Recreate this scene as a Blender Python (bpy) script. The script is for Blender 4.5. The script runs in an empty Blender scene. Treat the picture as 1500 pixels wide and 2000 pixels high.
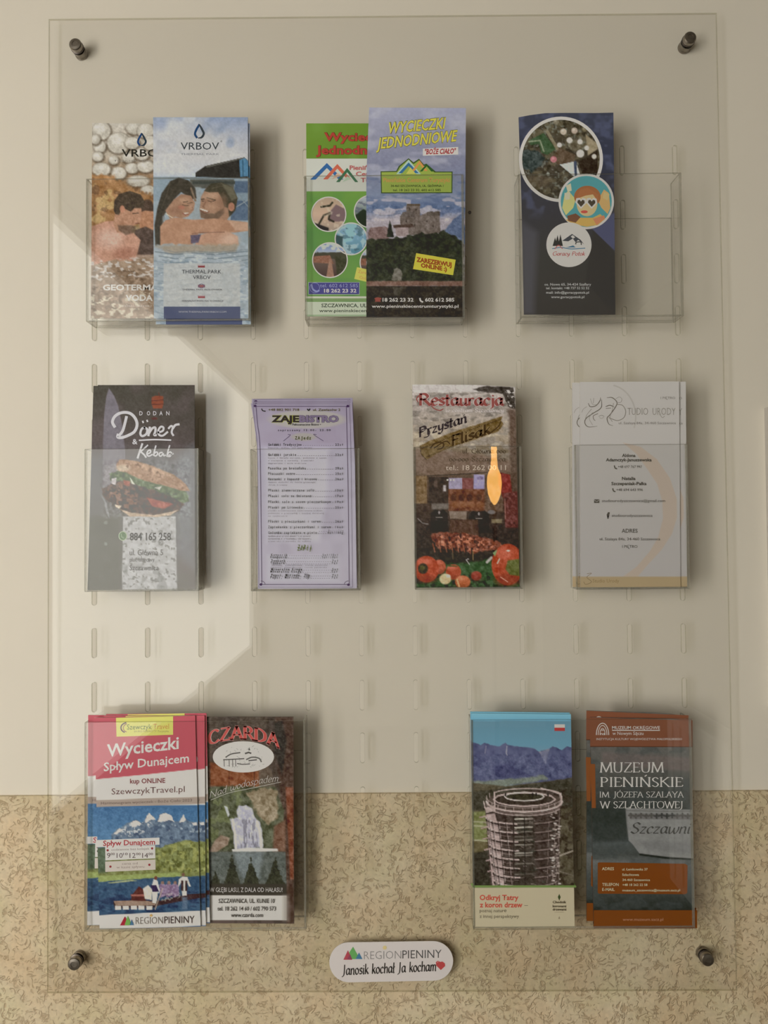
import bpy, math, random
import numpy as np
from mathutils import Matrix, Vector
from mathutils.geometry import tessellate_polygon

S = bpy.context.scene
COL = S.collection

# ------------------------------------------------------------------ camera
FPX = 1500.0
CAM = Vector((0.3504, -0.7874, 0.4644))
ROT = (1.5956, 0.0085, 0.0045)
cd = bpy.data.cameras.new('camera')
cd.sensor_fit = 'VERTICAL'; cd.sensor_height = 24.0; cd.lens = FPX / 2000 * 24.0
cd.clip_start = 0.01
cam = bpy.data.objects.new('camera', cd); COL.objects.link(cam)
cam.location = CAM; cam.rotation_euler = ROT
S.camera = cam

# ------------------------------------------------------------------ world and exposure
w = bpy.data.worlds.new('world'); S.world = w; w.use_nodes = True
w.node_tree.nodes['Background'].inputs[0].default_value = (0.85, 0.9, 1.0, 1)
w.node_tree.nodes['Background'].inputs[1].default_value = 0.4
S.view_settings.view_transform = 'Standard'; S.view_settings.look = 'None'
S.view_settings.exposure = 0.08; S.view_settings.gamma = 1.0
S.view_settings.use_curve_mapping = False
S.cycles.use_denoising = True
S.cycles.max_bounces = 10; S.cycles.transparent_max_bounces = 40
S.cycles.caustics_reflective = False; S.cycles.caustics_refractive = False

NEAR_FILL = 11.3      # added glowing panel, out of view, brightens the wall from the left
FAR_WINDOW = 2.8       # daylight through the long left window

# ------------------------------------------------------------------ helpers
RM = np.array(cam.rotation_euler.to_matrix())
CN = np.array(CAM)
def un(px, py, Y):
    """point of the plane y = Y that the photograph shows at pixel px, py (arrays allowed)"""
    px = np.asarray(px, float); py = np.asarray(py, float)
    d = np.stack([(px - 750) / FPX, -(py - 1000) / FPX, -np.ones_like(px)], -1) @ RM.T
    t = (Y - CN[1]) / d[..., 1]
    return CN + d * t[..., None]

def lin(c):
    c = np.asarray(c, float) / 255.0
    return np.where(c <= 0.04045, c / 12.92, ((c + 0.055) / 1.055) ** 2.4)

def empty(name, loc, label=None, cat=None, group=None):
    o = bpy.data.objects.new(name, None); COL.objects.link(o)
    o.location = loc; o.empty_display_size = 0.02
    tag(o, label, cat, group); return o

def tag(o, label=None, cat=None, group=None, kind=None):
    if label: o['label'] = label
    if cat: o['category'] = cat
    if group: o['group'] = group
    if kind: o['kind'] = kind
    return o

def mesh_obj(name, verts, faces, mats, parent=None, smooth=False, fm=None):
    me = bpy.data.meshes.new(name)
    me.from_pydata([tuple(map(float, v)) for v in verts], [], [tuple(int(i) for i in f) for f in faces])
    if not isinstance(mats, (list, tuple)): mats = [mats]
    for m in mats: me.materials.append(m)
    if fm is not None: me.polygons.foreach_set('material_index', np.asarray(fm, dtype=np.int32))
    if smooth: me.polygons.foreach_set('use_smooth', np.ones(len(me.polygons), dtype=bool))
    me.update()
    o = bpy.data.objects.new(name, me); COL.objects.link(o)
    if parent is not None:
        o.parent = parent
        # meshes are written in world coordinates: shift them into the parent's frame
        me.transform(Matrix.Translation(-parent.location if parent.parent is None else -(parent.location + parent.parent.location)))
    return o

BOXF = [(0,1,2,3),(7,6,5,4),(0,4,5,1),(1,5,6,2),(2,6,7,3),(3,7,4,0)]
def box_v(x0,x1,y0,y1,z0,z1):
    return [(x0,y0,z0),(x0,y0,z1),(x1,y0,z1),(x1,y0,z0),(x0,y1,z0),(x0,y1,z1),(x1,y1,z1),(x1,y1,z0)]
def box(name, x0,x1,y0,y1,z0,z1, mat, parent=None, bevel=0.0):
    o = mesh_obj(name, box_v(x0,x1,y0,y1,z0,z1), [tuple(reversed(f)) for f in BOXF], mat, parent)
    if bevel:
        b = o.modifiers.new('bevel','BEVEL'); b.width = bevel; b.segments = 2
    return o
def boxes(name, lst, mat, parent=None):
    V=[];F=[]
    for b in lst:
        n=len(V); V+=box_v(*b); F+=[tuple(n+i for i in reversed(f)) for f in BOXF]
    return mesh_obj(name,V,F,mat,parent)

def lathe_y(name, prof, cx, cz, mat, parent=None, seg=32):
    """profile of (radius, y) turned round the y axis through cx, cz"""
    V=[];F=[]
    for r,y in prof:
        for k in range(seg):
            a=2*math.pi*k/seg; V.append((cx+r*math.cos(a), y, cz+r*math.sin(a)))
    n=len(prof)
    for i in range(n-1):
        for k in range(seg):
            k2=(k+1)%seg
            F.append((i*seg+k, i*seg+k2, (i+1)*seg+k2, (i+1)*seg+k))
    F.append(tuple(range(seg))[::-1]); F.append(tuple((n-1)*seg+k for k in range(seg)))
    o=mesh_obj(name,V,F,mat,parent)
    return o

# ------------------------------------------------------------------ materials
def new_mat(name):
    m = bpy.data.materials.new(name); m.use_nodes = True
    nt = m.node_tree; nt.nodes.clear()
    out = nt.nodes.new('ShaderNodeOutputMaterial')
    return m, nt, out
def nd(nt, typ, **kw):
    n = nt.nodes.new(typ)
    for k, v in kw.items():
        if hasattr(n, k): setattr(n, k, v)
    return n
def principled(name, col, rough=0.5, metal=0.0, spec=0.5, noise=0.0, nscale=40, bump=0.0):
    m, nt, out = new_mat(name)
    b = nd(nt, 'ShaderNodeBsdfPrincipled')
    b.inputs['Base Color'].default_value = (*col, 1); b.inputs['Roughness'].default_value = rough
    b.inputs['Metallic'].default_value = metal; b.inputs['Specular IOR Level'].default_value = spec
    if noise or bump:
        tc = nd(nt,'ShaderNodeTexCoord'); n = nd(nt,'ShaderNodeTexNoise'); n.inputs['Scale'].default_value = nscale
        n.inputs['Detail'].default_value = 5
        nt.links.new(tc.outputs['Object'], n.inputs['Vector'])
        if noise:
            mx = nd(nt,'ShaderNodeMix', data_type='RGBA')
            mx.inputs['A'].default_value = (*[c*(1-noise) for c in col],1); mx.inputs['B'].default_value = (*[min(1,c*(1+noise)) for c in col],1)
            nt.links.new(n.outputs['Fac'], mx.inputs['Factor']); nt.links.new(mx.outputs['Result'], b.inputs['Base Color'])
        if bump:
            bp = nd(nt,'ShaderNodeBump'); bp.inputs['Strength'].default_value = bump; bp.inputs['Distance'].default_value = 0.001
            nt.links.new(n.outputs['Fac'], bp.inputs['Height']); nt.links.new(bp.outputs['Normal'], b.inputs['Normal'])
    nt.links.new(b.outputs[0], out.inputs[0])
    return m

def acrylic(name, tint, f0=0.042, rough=0.0, diffuse=0.0):
    """clear sheet: straight transparency plus a mirror layer that grows at grazing angles"""
    m, nt, out = new_mat(name)
    lw = nd(nt,'ShaderNodeLayerWeight'); lw.inputs['Blend'].default_value = 0.5
    pw = nd(nt,'ShaderNodeMath', operation='POWER'); pw.inputs[1].default_value = 5
    ml = nd(nt,'ShaderNodeMath', operation='MULTIPLY_ADD'); ml.inputs[1].default_value = 1-f0; ml.inputs[2].default_value = f0
    nt.links.new(lw.outputs['Facing'], pw.inputs[0]); nt.links.new(pw.outputs[0], ml.inputs[0])
    tr = nd(nt,'ShaderNodeBsdfTransparent'); tr.inputs[0].default_value = (*tint,1)
    gl = nd(nt,'ShaderNodeBsdfGlossy'); gl.inputs['Roughness'].default_value = rough
    mx = nd(nt,'ShaderNodeMixShader')
    nt.links.new(ml.outputs[0], mx.inputs[0]); nt.links.new(tr.outputs[0], mx.inputs[1]); nt.links.new(gl.outputs[0], mx.inputs[2])
    last = mx
    if diffuse:
        df = nd(nt,'ShaderNodeBsdfDiffuse'); df.inputs[0].default_value = (0.55,0.54,0.47,1)
        m2 = nd(nt,'ShaderNodeMixShader'); m2.inputs[0].default_value = diffuse
        nt.links.new(mx.outputs[0], m2.inputs[1]); nt.links.new(df.outputs[0], m2.inputs[2]); last = m2
    nt.links.new(last.outputs[0], out.inputs[0])
    return m

def emissive(name, col, strength):
    m, nt, out = new_mat(name)
    e = nd(nt,'ShaderNodeEmission'); e.inputs[0].default_value = (*col,1); e.inputs[1].default_value = strength
    nt.links.new(e.outputs[0], out.inputs[0]); return m

M_BOARD = acrylic('clear_acrylic', (0.998,0.998,0.995), f0=0.036)
M_EDGE = acrylic('acrylic_sawn_edge', (0.82,0.81,0.72), rough=0.15, diffuse=0.16)
M_POCKET = acrylic('clear_pocket_acrylic', (0.997,0.997,0.994), f0=0.034)
M_POCKET_EDGE = acrylic('pocket_edge', (0.76,0.75,0.70), rough=0.12, diffuse=0.28)
M_STEEL = principled('brushed_steel', (0.30,0.27,0.23), 0.32, 1.0, noise=0.25, nscale=300)
M_STEEL_DARK = principled('dark_steel', (0.13,0.11,0.10), 0.35, 1.0)
M_WHITE_WALL = principled('white_wall_paint', (0.80,0.755,0.655), 0.75, spec=0.25, noise=0.025, nscale=9, bump=0.12)
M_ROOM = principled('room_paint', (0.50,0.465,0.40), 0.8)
M_RIGHT = principled('bounce_cut_dark', (0.13,0.12,0.10), 0.8)  # unseen right wall made dark to cut bounce light on the board
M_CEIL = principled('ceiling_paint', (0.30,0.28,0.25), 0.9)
M_FLOOR = principled('floor_tile', (0.16,0.13,0.10), 0.4, noise=0.2, nscale=3)
M_FRAME = principled('white_window_frame', (0.8,0.8,0.78), 0.4)
M_PAPER = principled('folded_paper_edge', (0.62,0.58,0.52), 0.6, noise=0.15, nscale=400)
M_PAPER_DARK = principled('dark_printed_paper_edge', (0.10,0.10,0.13), 0.5, noise=0.3, nscale=400)
M_PAPER_BROWN = principled('brown_printed_paper_edge', (0.10,0.06,0.04), 0.5, noise=0.3, nscale=400)
M_PAPER_LILAC = principled('lilac_paper_edge', (0.42,0.36,0.44), 0.6, noise=0.1, nscale=400)
M_PAPER_BLUE = principled('blue_paper_edge', (0.12,0.30,0.42), 0.6, noise=0.1, nscale=400)

def print_mat():
    m, nt, out = new_mat('printed_paper')
    b = nd(nt,'ShaderNodeBsdfPrincipled'); at = nd(nt,'ShaderNodeAttribute', attribute_name='Ink')
    b.inputs['Roughness'].default_value = 0.42; b.inputs['Specular IOR Level'].default_value = 0.3
    nt.links.new(at.outputs['Color'], b.inputs['Base Color']); nt.links.new(b.outputs[0], out.inputs[0])
    return m
M_PRINT = print_mat()

def cladding_mat():
    """cork-like plaster: ochre beige ground, short dark worm-shaped pits, warm and greenish clouds"""
    m, nt, out = new_mat('marbled_beige_plaster')
    L = nt.links.new
    tc = nd(nt,'ShaderNodeTexCoord')
    b = nd(nt,'ShaderNodeBsdfPrincipled'); b.inputs['Roughness'].default_value = 0.55; b.inputs['Specular IOR Level'].default_value = 0.3
    def noise(scale, detail=3, dist=0.0, off=0):
        mp = nd(nt,'ShaderNodeMapping'); mp.inputs['Location'].default_value = (off,off*0.7,off*1.3)
        n = nd(nt,'ShaderNodeTexNoise'); n.inputs['Scale'].default_value = scale; n.inputs['Detail'].default_value = detail
        n.inputs['Distortion'].default_value = dist
        L(tc.outputs['Object'], mp.inputs[0]); L(mp.outputs[0], n.inputs['Vector']); return n
    def ramp(src, stops):
        r = nd(nt,'ShaderNodeValToRGB'); e = r.color_ramp.elements
        while len(e) < len(stops): e.new(0.5)
        for k,(p,c) in enumerate(stops): e[k].position = p; e[k].color = (*c,1) if len(c)==3 else c
        L(src, r.inputs[0]); return r
    base = ramp(noise(14,4,0.5).outputs['Fac'], [(0.3,(0.65,0.53,0.345)),(0.5,(0.70,0.585,0.395)),(0.7,(0.75,0.645,0.455))])
    tint = ramp(noise(22,2,0,5).outputs['Fac'], [(0.35,(1.02,0.975,0.95)),(0.5,(1,1,1)),(0.68,(0.97,1.0,0.95))])
    mul = nd(nt,'ShaderNodeMix', data_type='RGBA', blend_type='MULTIPLY'); mul.inputs['Factor'].default_value = 1
    L(base.outputs[0], mul.inputs['A']); L(tint.outputs[0], mul.inputs['B'])
    # fine pale speckle, then worm-shaped pits: thin level sets of a noise kept only where a second noise is high
    speck = ramp(noise(260,3,0,21).outputs['Fac'], [(0.40,(0.95,0.95,0.95)),(0.64,(1.05,1.05,1.05))])
    mul2 = nd(nt,'ShaderNodeMix', data_type='RGBA', blend_type='MULTIPLY'); mul2.inputs['Factor'].default_value = 1
    L(mul.outputs['Result'], mul2.inputs['A']); L(speck.outputs[0], mul2.inputs['B'])
    def worms(scale, off, width, lo, hi, ks):
        n1 = noise(scale,2,1.4,off)
        a = nd(nt,'ShaderNodeMath', operation='SUBTRACT'); a.inputs[1].default_value = 0.5; L(n1.outputs['Fac'], a.inputs[0])
        ab = nd(nt,'ShaderNodeMath', operation='ABSOLUTE'); L(a.outputs[0], ab.inputs[0])
        worm = ramp(ab.outputs[0], [(0.0,(1,1,1)),(width,(0.0,0.0,0.0))])
        keep = ramp(noise(ks,1,0,off+6).outputs['Fac'], [(lo,(0,0,0)),(hi,(1,1,1))])
        mk = nd(nt,'ShaderNodeMath', operation='MULTIPLY'); L(worm.outputs[0], mk.inputs[0]); L(keep.outputs[0], mk.inputs[1])
        return mk
    w1 = worms(70,2,0.055,0.50,0.57,100); w2 = worms(105,31,0.06,0.53,0.60,140)
    wm = nd(nt,'ShaderNodeMath', operation='MAXIMUM'); L(w1.outputs[0], wm.inputs[0]); L(w2.outputs[0], wm.inputs[1])
    spots = ramp(noise(190,2,0.3,11).outputs['Fac'], [(0.62,(0,0,0)),(0.70,(0.6,0.6,0.6))])
    mk2 = nd(nt,'ShaderNodeMath', operation='MAXIMUM'); L(wm.outputs[0], mk2.inputs[0]); L(spots.outputs[0], mk2.inputs[1])
    fc = nd(nt,'ShaderNodeMath', operation='MULTIPLY'); fc.inputs[1].default_value = 0.66; L(mk2.outputs[0], fc.inputs[0])
    mx = nd(nt,'ShaderNodeMix', data_type='RGBA'); mx.inputs['B'].default_value = (0.42,0.29,0.165,1)
    L(fc.outputs[0], mx.inputs['Factor']); L(mul2.outputs['Result'], mx.inputs['A'])
    L(mx.outputs['Result'], b.inputs['Base Color'])
    inv = nd(nt,'ShaderNodeMath', operation='MULTIPLY_ADD'); inv.inputs[1].default_value = -1; L(mk2.outputs[0], inv.inputs[0])
    L(noise(60,4,0,3).outputs['Fac'], inv.inputs[2])
    bp = nd(nt,'ShaderNodeBump'); bp.inputs['Strength'].default_value = 0.65; bp.inputs['Distance'].default_value = 0.0011
    L(inv.outputs[0], bp.inputs['Height']); L(bp.outputs['Normal'], b.inputs['Normal'])
    L(b.outputs[0], out.inputs[0])
    return m
M_CLAD = cladding_mat()

# ------------------------------------------------------------------ room
WALL = 0.012
XL, XR, YB, ZF, ZC = -0.65, 1.55, -5.2, -1.05, 1.50
def wall(name, verts, mat):
    o = mesh_obj(name, verts, [(0,1,2,3)], mat); tag(o, kind='structure'); return o
zt = float(un(750, 1550, WALL-0.003)[2])
def shell(name, b, mat):
    o = box(name, *b, mat); tag(o, kind='structure'); return o
XN = -1.7      # niche added on the left, out of view, to hold the fill panel
shell('wall_back', (XN-0.1, XR+0.1, WALL, WALL+0.1, ZF, ZC), M_WHITE_WALL)
shell('wall_cladding', (XN, XR, WALL-0.003, WALL, ZF, zt), M_CLAD)
shell('floor', (XN-0.1, XR+0.1, YB-0.1, WALL+0.1, ZF-0.1, ZF), M_FLOOR)
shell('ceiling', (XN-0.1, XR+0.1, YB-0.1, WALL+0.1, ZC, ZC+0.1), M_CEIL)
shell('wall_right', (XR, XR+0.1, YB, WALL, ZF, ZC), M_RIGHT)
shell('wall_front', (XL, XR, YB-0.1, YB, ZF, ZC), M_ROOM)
YR = -1.4      # added return wall carrying the fill panel; behind it the long left wall with window 2
NF = (-1.22, -0.70, -0.30, 1.00); FW = (-5.0, YR-0.10, -0.40, 1.46)
L = [(XN-0.1, XN, YR-0.1, WALL, ZF, ZC),
     (XN, NF[0], YR-0.1, YR, ZF, ZC), (NF[1], XL, YR-0.1, YR, ZF, ZC), (NF[0], NF[1], YR-0.1, YR, ZF, NF[2]), (NF[0], NF[1], YR-0.1, YR, NF[3], ZC),
     (XL-0.1, XL, YB, FW[0], ZF, ZC), (XL-0.1, XL, FW[0], FW[1], ZF, FW[2]), (XL-0.1, XL, FW[0], FW[1], FW[3], ZC)]
lw = mesh_obj('wall_left', sum([box_v(*b) for b in L], []), [tuple(8*i+k for k in reversed(f)) for i in range(len(L)) for f in BOXF], M_ROOM)
tag(lw, kind='structure')
def window(name, ax, a0, a1, z0, z1, at, strength, col):
    """window in a wall: ax 'y' = wall facing +y at y = at, ax 'x' = wall facing +x at x = at"""
    f = 0.02
    def bb(u0, u1, d0, d1, w0, w1): return (u0,u1,at+d0,at+d1,w0,w1) if ax == 'y' else (at+d0,at+d1,u0,u1,w0,w1)
    fr = boxes(name, [bb(a0,a1,-.06,-.01,z0,z0+f), bb(a0,a1,-.06,-.01,z1-f,z1), bb(a0,a0+f,-.06,-.01,z0+f,z1-f), bb(a1-f,a1,-.06,-.01,z0+f,z1-f)], M_FRAME)
    tag(fr, kind='structure')
    box('pane', *bb(a0+f,a1-f,-.045,-.04,z0+f,z1-f), emissive(name+'_glow', col, strength), fr)
window('fill_panel', 'y', *NF, YR, NEAR_FILL, (1.0,0.95,0.88))  # unseen fill light, added and framed like a window
window('window_2', 'x', *FW, XL, FAR_WINDOW, (1.0,0.98,0.90))
# ------------------------------------------------------------------ acrylic board with its grid of slots
def curve_sheet(name, loops, thick, y_front, mats, parent=None):
    cu = bpy.data.curves.new(name, 'CURVE'); cu.dimensions = '2D'; cu.fill_mode = 'BOTH'; cu.extrude = thick/2
    for lp in loops:
        sp = cu.splines.new('POLY'); sp.points.add(len(lp)-1); sp.use_cyclic_u = True
        for p,(x,z) in zip(sp.points, lp): p.co = (x, z, 0, 1)
    tmp = bpy.data.objects.new('tmp', cu)
    me = bpy.data.meshes.new_from_object(tmp)
    bpy.data.objects.remove(tmp); bpy.data.curves.remove(cu)
    n = len(me.vertices); co = np.zeros(n*3); me.vertices.foreach_get('co', co); co = co.reshape(-1,3)
    co = np.c_[co[:,0], -co[:,2] + y_front + thick/2, co[:,1]]
    me.vertices.foreach_set('co', co.ravel()); me.update()
    me.materials.clear()
    for m in mats: me.materials.append(m)
    for p in me.polygons: p.material_index = 1 if abs(p.normal.y) < 0.5 else 0; p.use_smooth = False
    me.name = name
    o = bpy.data.objects.new(name, me); COL.objects.link(o)
    if parent is not None:
        o.parent = parent; me.transform(Matrix.Translation(-parent.location))
    return o

board = empty('brochure_board', (0.35, 0.0, 0.0), 'large clear acrylic wall board with rows of slots, on four steel standoffs', 'display board')
def pill(cx, cz, w, h, seg=6):
    r = w/2; pts = []
    for k in range(seg+1):
        a = math.pi*k/seg; pts.append((cx + r*math.cos(a), cz + h/2 - r + r*math.sin(a)))
    for k in range(seg+1):
        a = math.pi + math.pi*k/seg; pts.append((cx + r*math.cos(a), cz - h/2 + r + r*math.sin(a)))
    return pts
BT = 0.003
def bc(px, py): v = un(px, py, 0.0); return float(v[0]), float(v[2])
tl, tr, br, bl = bc(95,37), bc(1400,25), bc(1440,1935), bc(92,1940)
STAND = [bc(151,93), bc(1344,80), bc(149,1877), bc(1378,1869)]
loops = [[tl, tr, br, bl]]
x0 = bc(183,1251)[0]; x1 = bc(1336,1249)[0]
za = bc(750,317)[1]; zb = bc(750,1677)[1]
NR = 14
SLOTX = [x0 + (x1-x0)*i/11 for i in range(12)]
SLOTZ = [bc(750, y)[1] for y in (317,423,529,631,734,841,945,1047,1149,1252,1358,1461,1567,1674)]
for i in range(12):
    for j in range(NR):
        loops.append(pill(SLOTX[i], SLOTZ[j], 0.0046, 0.0305))
for (sx, sz) in STAND:
    loops.append([(sx+0.0028*math.cos(a*math.pi/6), sz+0.0028*math.sin(a*math.pi/6)) for a in range(12)])
curve_sheet('panel', loops, BT, 0.0, [M_BOARD, M_EDGE], board)
for (sx, sz) in STAND:
    we = WALL - 0.0003 - (0.003 if sz < 0.2 else 0)
    so = lathe_y('standoff', [(0.0066, we), (0.0066, we-0.002), (0.0060, we-0.003), (0.0060, BT+0.002), (0.0064, BT+0.0015), (0.0064, BT)], sx, sz, M_STEEL, board)
    lathe_y('screw_pin', [(0.0024, BT+0.004), (0.0024, -0.002)], sx, sz, M_STEEL_DARK, so, 12)
    lathe_y('washer', [(0.0068, 0.0), (0.0068, -0.0008), (0.0062, -0.0010)], sx, sz, M_STEEL_DARK, so)
    lathe_y('cap', [(0.0061, -0.0010), (0.0064, -0.0016), (0.0064, -0.0054), (0.0056, -0.0064), (0.0030, -0.0067), (0.0028, -0.0061)], sx, sz, M_STEEL, so)

# ------------------------------------------------------------------ acrylic pockets hung in the slots
PY = -0.026        # front face of the pockets
T = 0.002
def pocket(px0, px1, pyt, pyb, name, label, depth=PY, back_top=None):
    a = un(px0, pyt, depth); b = un(px1, pyb, depth)
    xa, xb, zt_, zb_ = float(a[0]), float(b[0]), float(a[2]), float(b[2])
    root = empty(name, ((xa+xb)/2, -0.001, zb_), label, 'leaflet pocket')
    def pane(nm, bx, axis):
        V = box_v(*bx); F = [tuple(reversed(f)) for f in BOXF]
        nrm = {'y': (0,5), 'z': None}
        o = mesh_obj(nm, V, F, [M_POCKET, M_POCKET_EDGE], root)
        for p in o.data.polygons:
            n = p.normal; big = {'x': abs(n.x), 'y': abs(n.y), 'z': abs(n.z)}[axis]
            p.material_index = 0 if big > 0.5 else 1
        bv = o.modifiers.new('bevel', 'BEVEL'); bv.width = 0.0003; bv.segments = 1
        return o
    yb = -0.0006
    pane('front_panel', (xa, xb, depth, depth+T, zb_, zt_), 'y')
    pane('side_panel', (xa, xa+T, depth+T, yb, zb_, zt_), 'x')
    pane('side_panel', (xb-T, xb, depth+T, yb, zb_, zt_), 'x')
    pane('bottom_panel', (xa+T, xb-T, depth+T, yb, zb_, zb_+T), 'z')
    zbk = zt_ - 0.036 if back_top is None else back_top
    pane('back_panel', (xa+T, xb-T, yb-T, yb, zb_+T, zbk), 'y')
    # hooks that pass through the nearest slots
    zs = min(SLOTZ, key=lambda q: abs(q-(zbk-0.012)))
    for sx in [s for s in SLOTX if xa+T < s < xb-T][::1]:
        hz = zs
        prof = [(yb, hz+0.006), (BT+0.0035, hz+0.006), (BT+0.0035, hz-0.010), (BT+0.0008, hz-0.010), (BT+0.0008, hz-0.002), (yb, hz-0.002)]
        V = [(sx-0.0012, y, z) for y,z in prof] + [(sx+0.0012, y, z) for y,z in prof]; n = 6
        F = [(0,1,2,3,4,5),(11,10,9,8,7,6)] + [(k, k+6, (k+1)%6+6, (k+1)%6) for k in range(6)]
        mesh_obj('hook', V, F, M_POCKET, root)
    return dict(x0=xa, x1=xb, zt=zt_, zb=zb_, root=root)

P = {}
P['A'] = pocket(168, 488, 349, 625, 'leaflet_pocket', 'wide clear pocket at the upper left holding the two thermal bath leaflets')
P['B'] = pocket(594, 908, 343, 622, 'leaflet_pocket', 'wide clear pocket at the top centre holding the green and castle leaflets')
P['C'] = pocket(1012, 1336, 340, 617, 'leaflet_pocket', 'wide clear pocket at the upper right, its right half empty')
P['D'] = pocket(165, 388, 877, 1154, 'leaflet_pocket', 'narrow clear pocket holding the black kebab leaflets')
P['E'] = pocket(489, 704, 877, 1153, 'leaflet_pocket', 'narrow clear pocket holding the lilac menu leaflets')
P['F'] = pocket(808, 1022, 873, 1150, 'leaflet_pocket', 'narrow clear pocket holding the grill restaurant leaflet with red peppers')
P['G'] = pocket(1122, 1348, 869, 1150, 'leaflet_pocket', 'narrow clear pocket holding the white beauty studio leaflets')
P['H'] = pocket(165, 598, 1411, 1817, 'leaflet_pocket', 'tall wide clear pocket at the lower left holding the red travel and brown waterfall leaflets')
P['J'] = pocket(920, 1358, 1407, 1814, 'leaflet_pocket', 'tall wide clear pocket at the lower right holding the timber tower and museum leaflets')

# ------------------------------------------------------------------ printed art: painted grids and vector shapes
class Noise:
    def __init__(s, seed):
        s.t = np.random.RandomState(seed).rand(64,64)
    def __call__(s, X, Y, scale):
        x = X/scale; y = Y/scale; xi = np.floor(x).astype(int); yi = np.floor(y).astype(int)
        fx = x-xi; fy = y-yi; fx = fx*fx*(3-2*fx); fy = fy*fy*(3-2*fy)
        g = lambda a,b: s.t[a%64, b%64]
        return (g(xi,yi)*(1-fx)+g(xi+1,yi)*fx)*(1-fy)+(g(xi,yi+1)*(1-fx)+g(xi+1,yi+1)*fx)*fy

WHITE = [(0,0,(198,190,176)),(1,0,(158,150,136)),(0,.5,(205,198,186)),(1,.5,(168,160,148)),(0,1,(208,196,182)),(1,1,(150,138,118))]
def white_at(px, py):
    u = min(1,max(0,(px-100)/1300)); v = min(1,max(0,py/2000))
    r = [np.array(c,float) for _,_,c in WHITE]
    if v < .5: a,b,t = r[0]*(1-u)+r[1]*u, r[2]*(1-u)+r[3]*u, v*2
    else: a,b,t = r[2]*(1-u)+r[3]*u, r[4]*(1-u)+r[5]*u, v*2-1
    return a*(1-t)+b*t

ARTS = []
SAT = 0.76      # the inks are greyer than first judged
CAL = {(1013, 229): ((0.944, 0.961, 0.998), (0.0156, 0.0141, 0.0112)), (1132, 746): ((1.039, 1.056, 1.028), (0.0, 0.0, 0.0083)), (1153, 1401): ((0.9, 1.0, 1.05), (0.02, 0.016, 0.013)), (180, 240): ((0.873, 0.909, 0.943), (0.034, 0.0254, 0.0202)), (184, 1402): ((0.817, 0.8, 0.83), (0.0275, 0.0381, 0.0311)), (191, 752): ((1.1, 1.1, 1.1), (0.058, 0.056, 0.054)), (299, 229): ((1.05, 1.07, 1.16), (0.02, 0.014, 0.012)), (386, 1400): ((0.8, 0.827, 0.866), (0.0282, 0.0255, 0.0199)), (490, 788): ((0.95, 0.95, 0.95), (0.05, 0.05, 0.05)), (598, 241): ((0.857, 0.866, 0.893), (0.0298, 0.0304, 0.0161)), (721, 210): ((1.0, 1.02, 1.06), (0.02, 0.018, 0.016)), (805, 750): ((0.881, 0.911, 0.854), (0.0294, 0.0231, 0.0179)), (920, 1393): ((0.939, 1.006, 1.088), (0.0178, 0.0162, 0.0121))}
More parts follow.
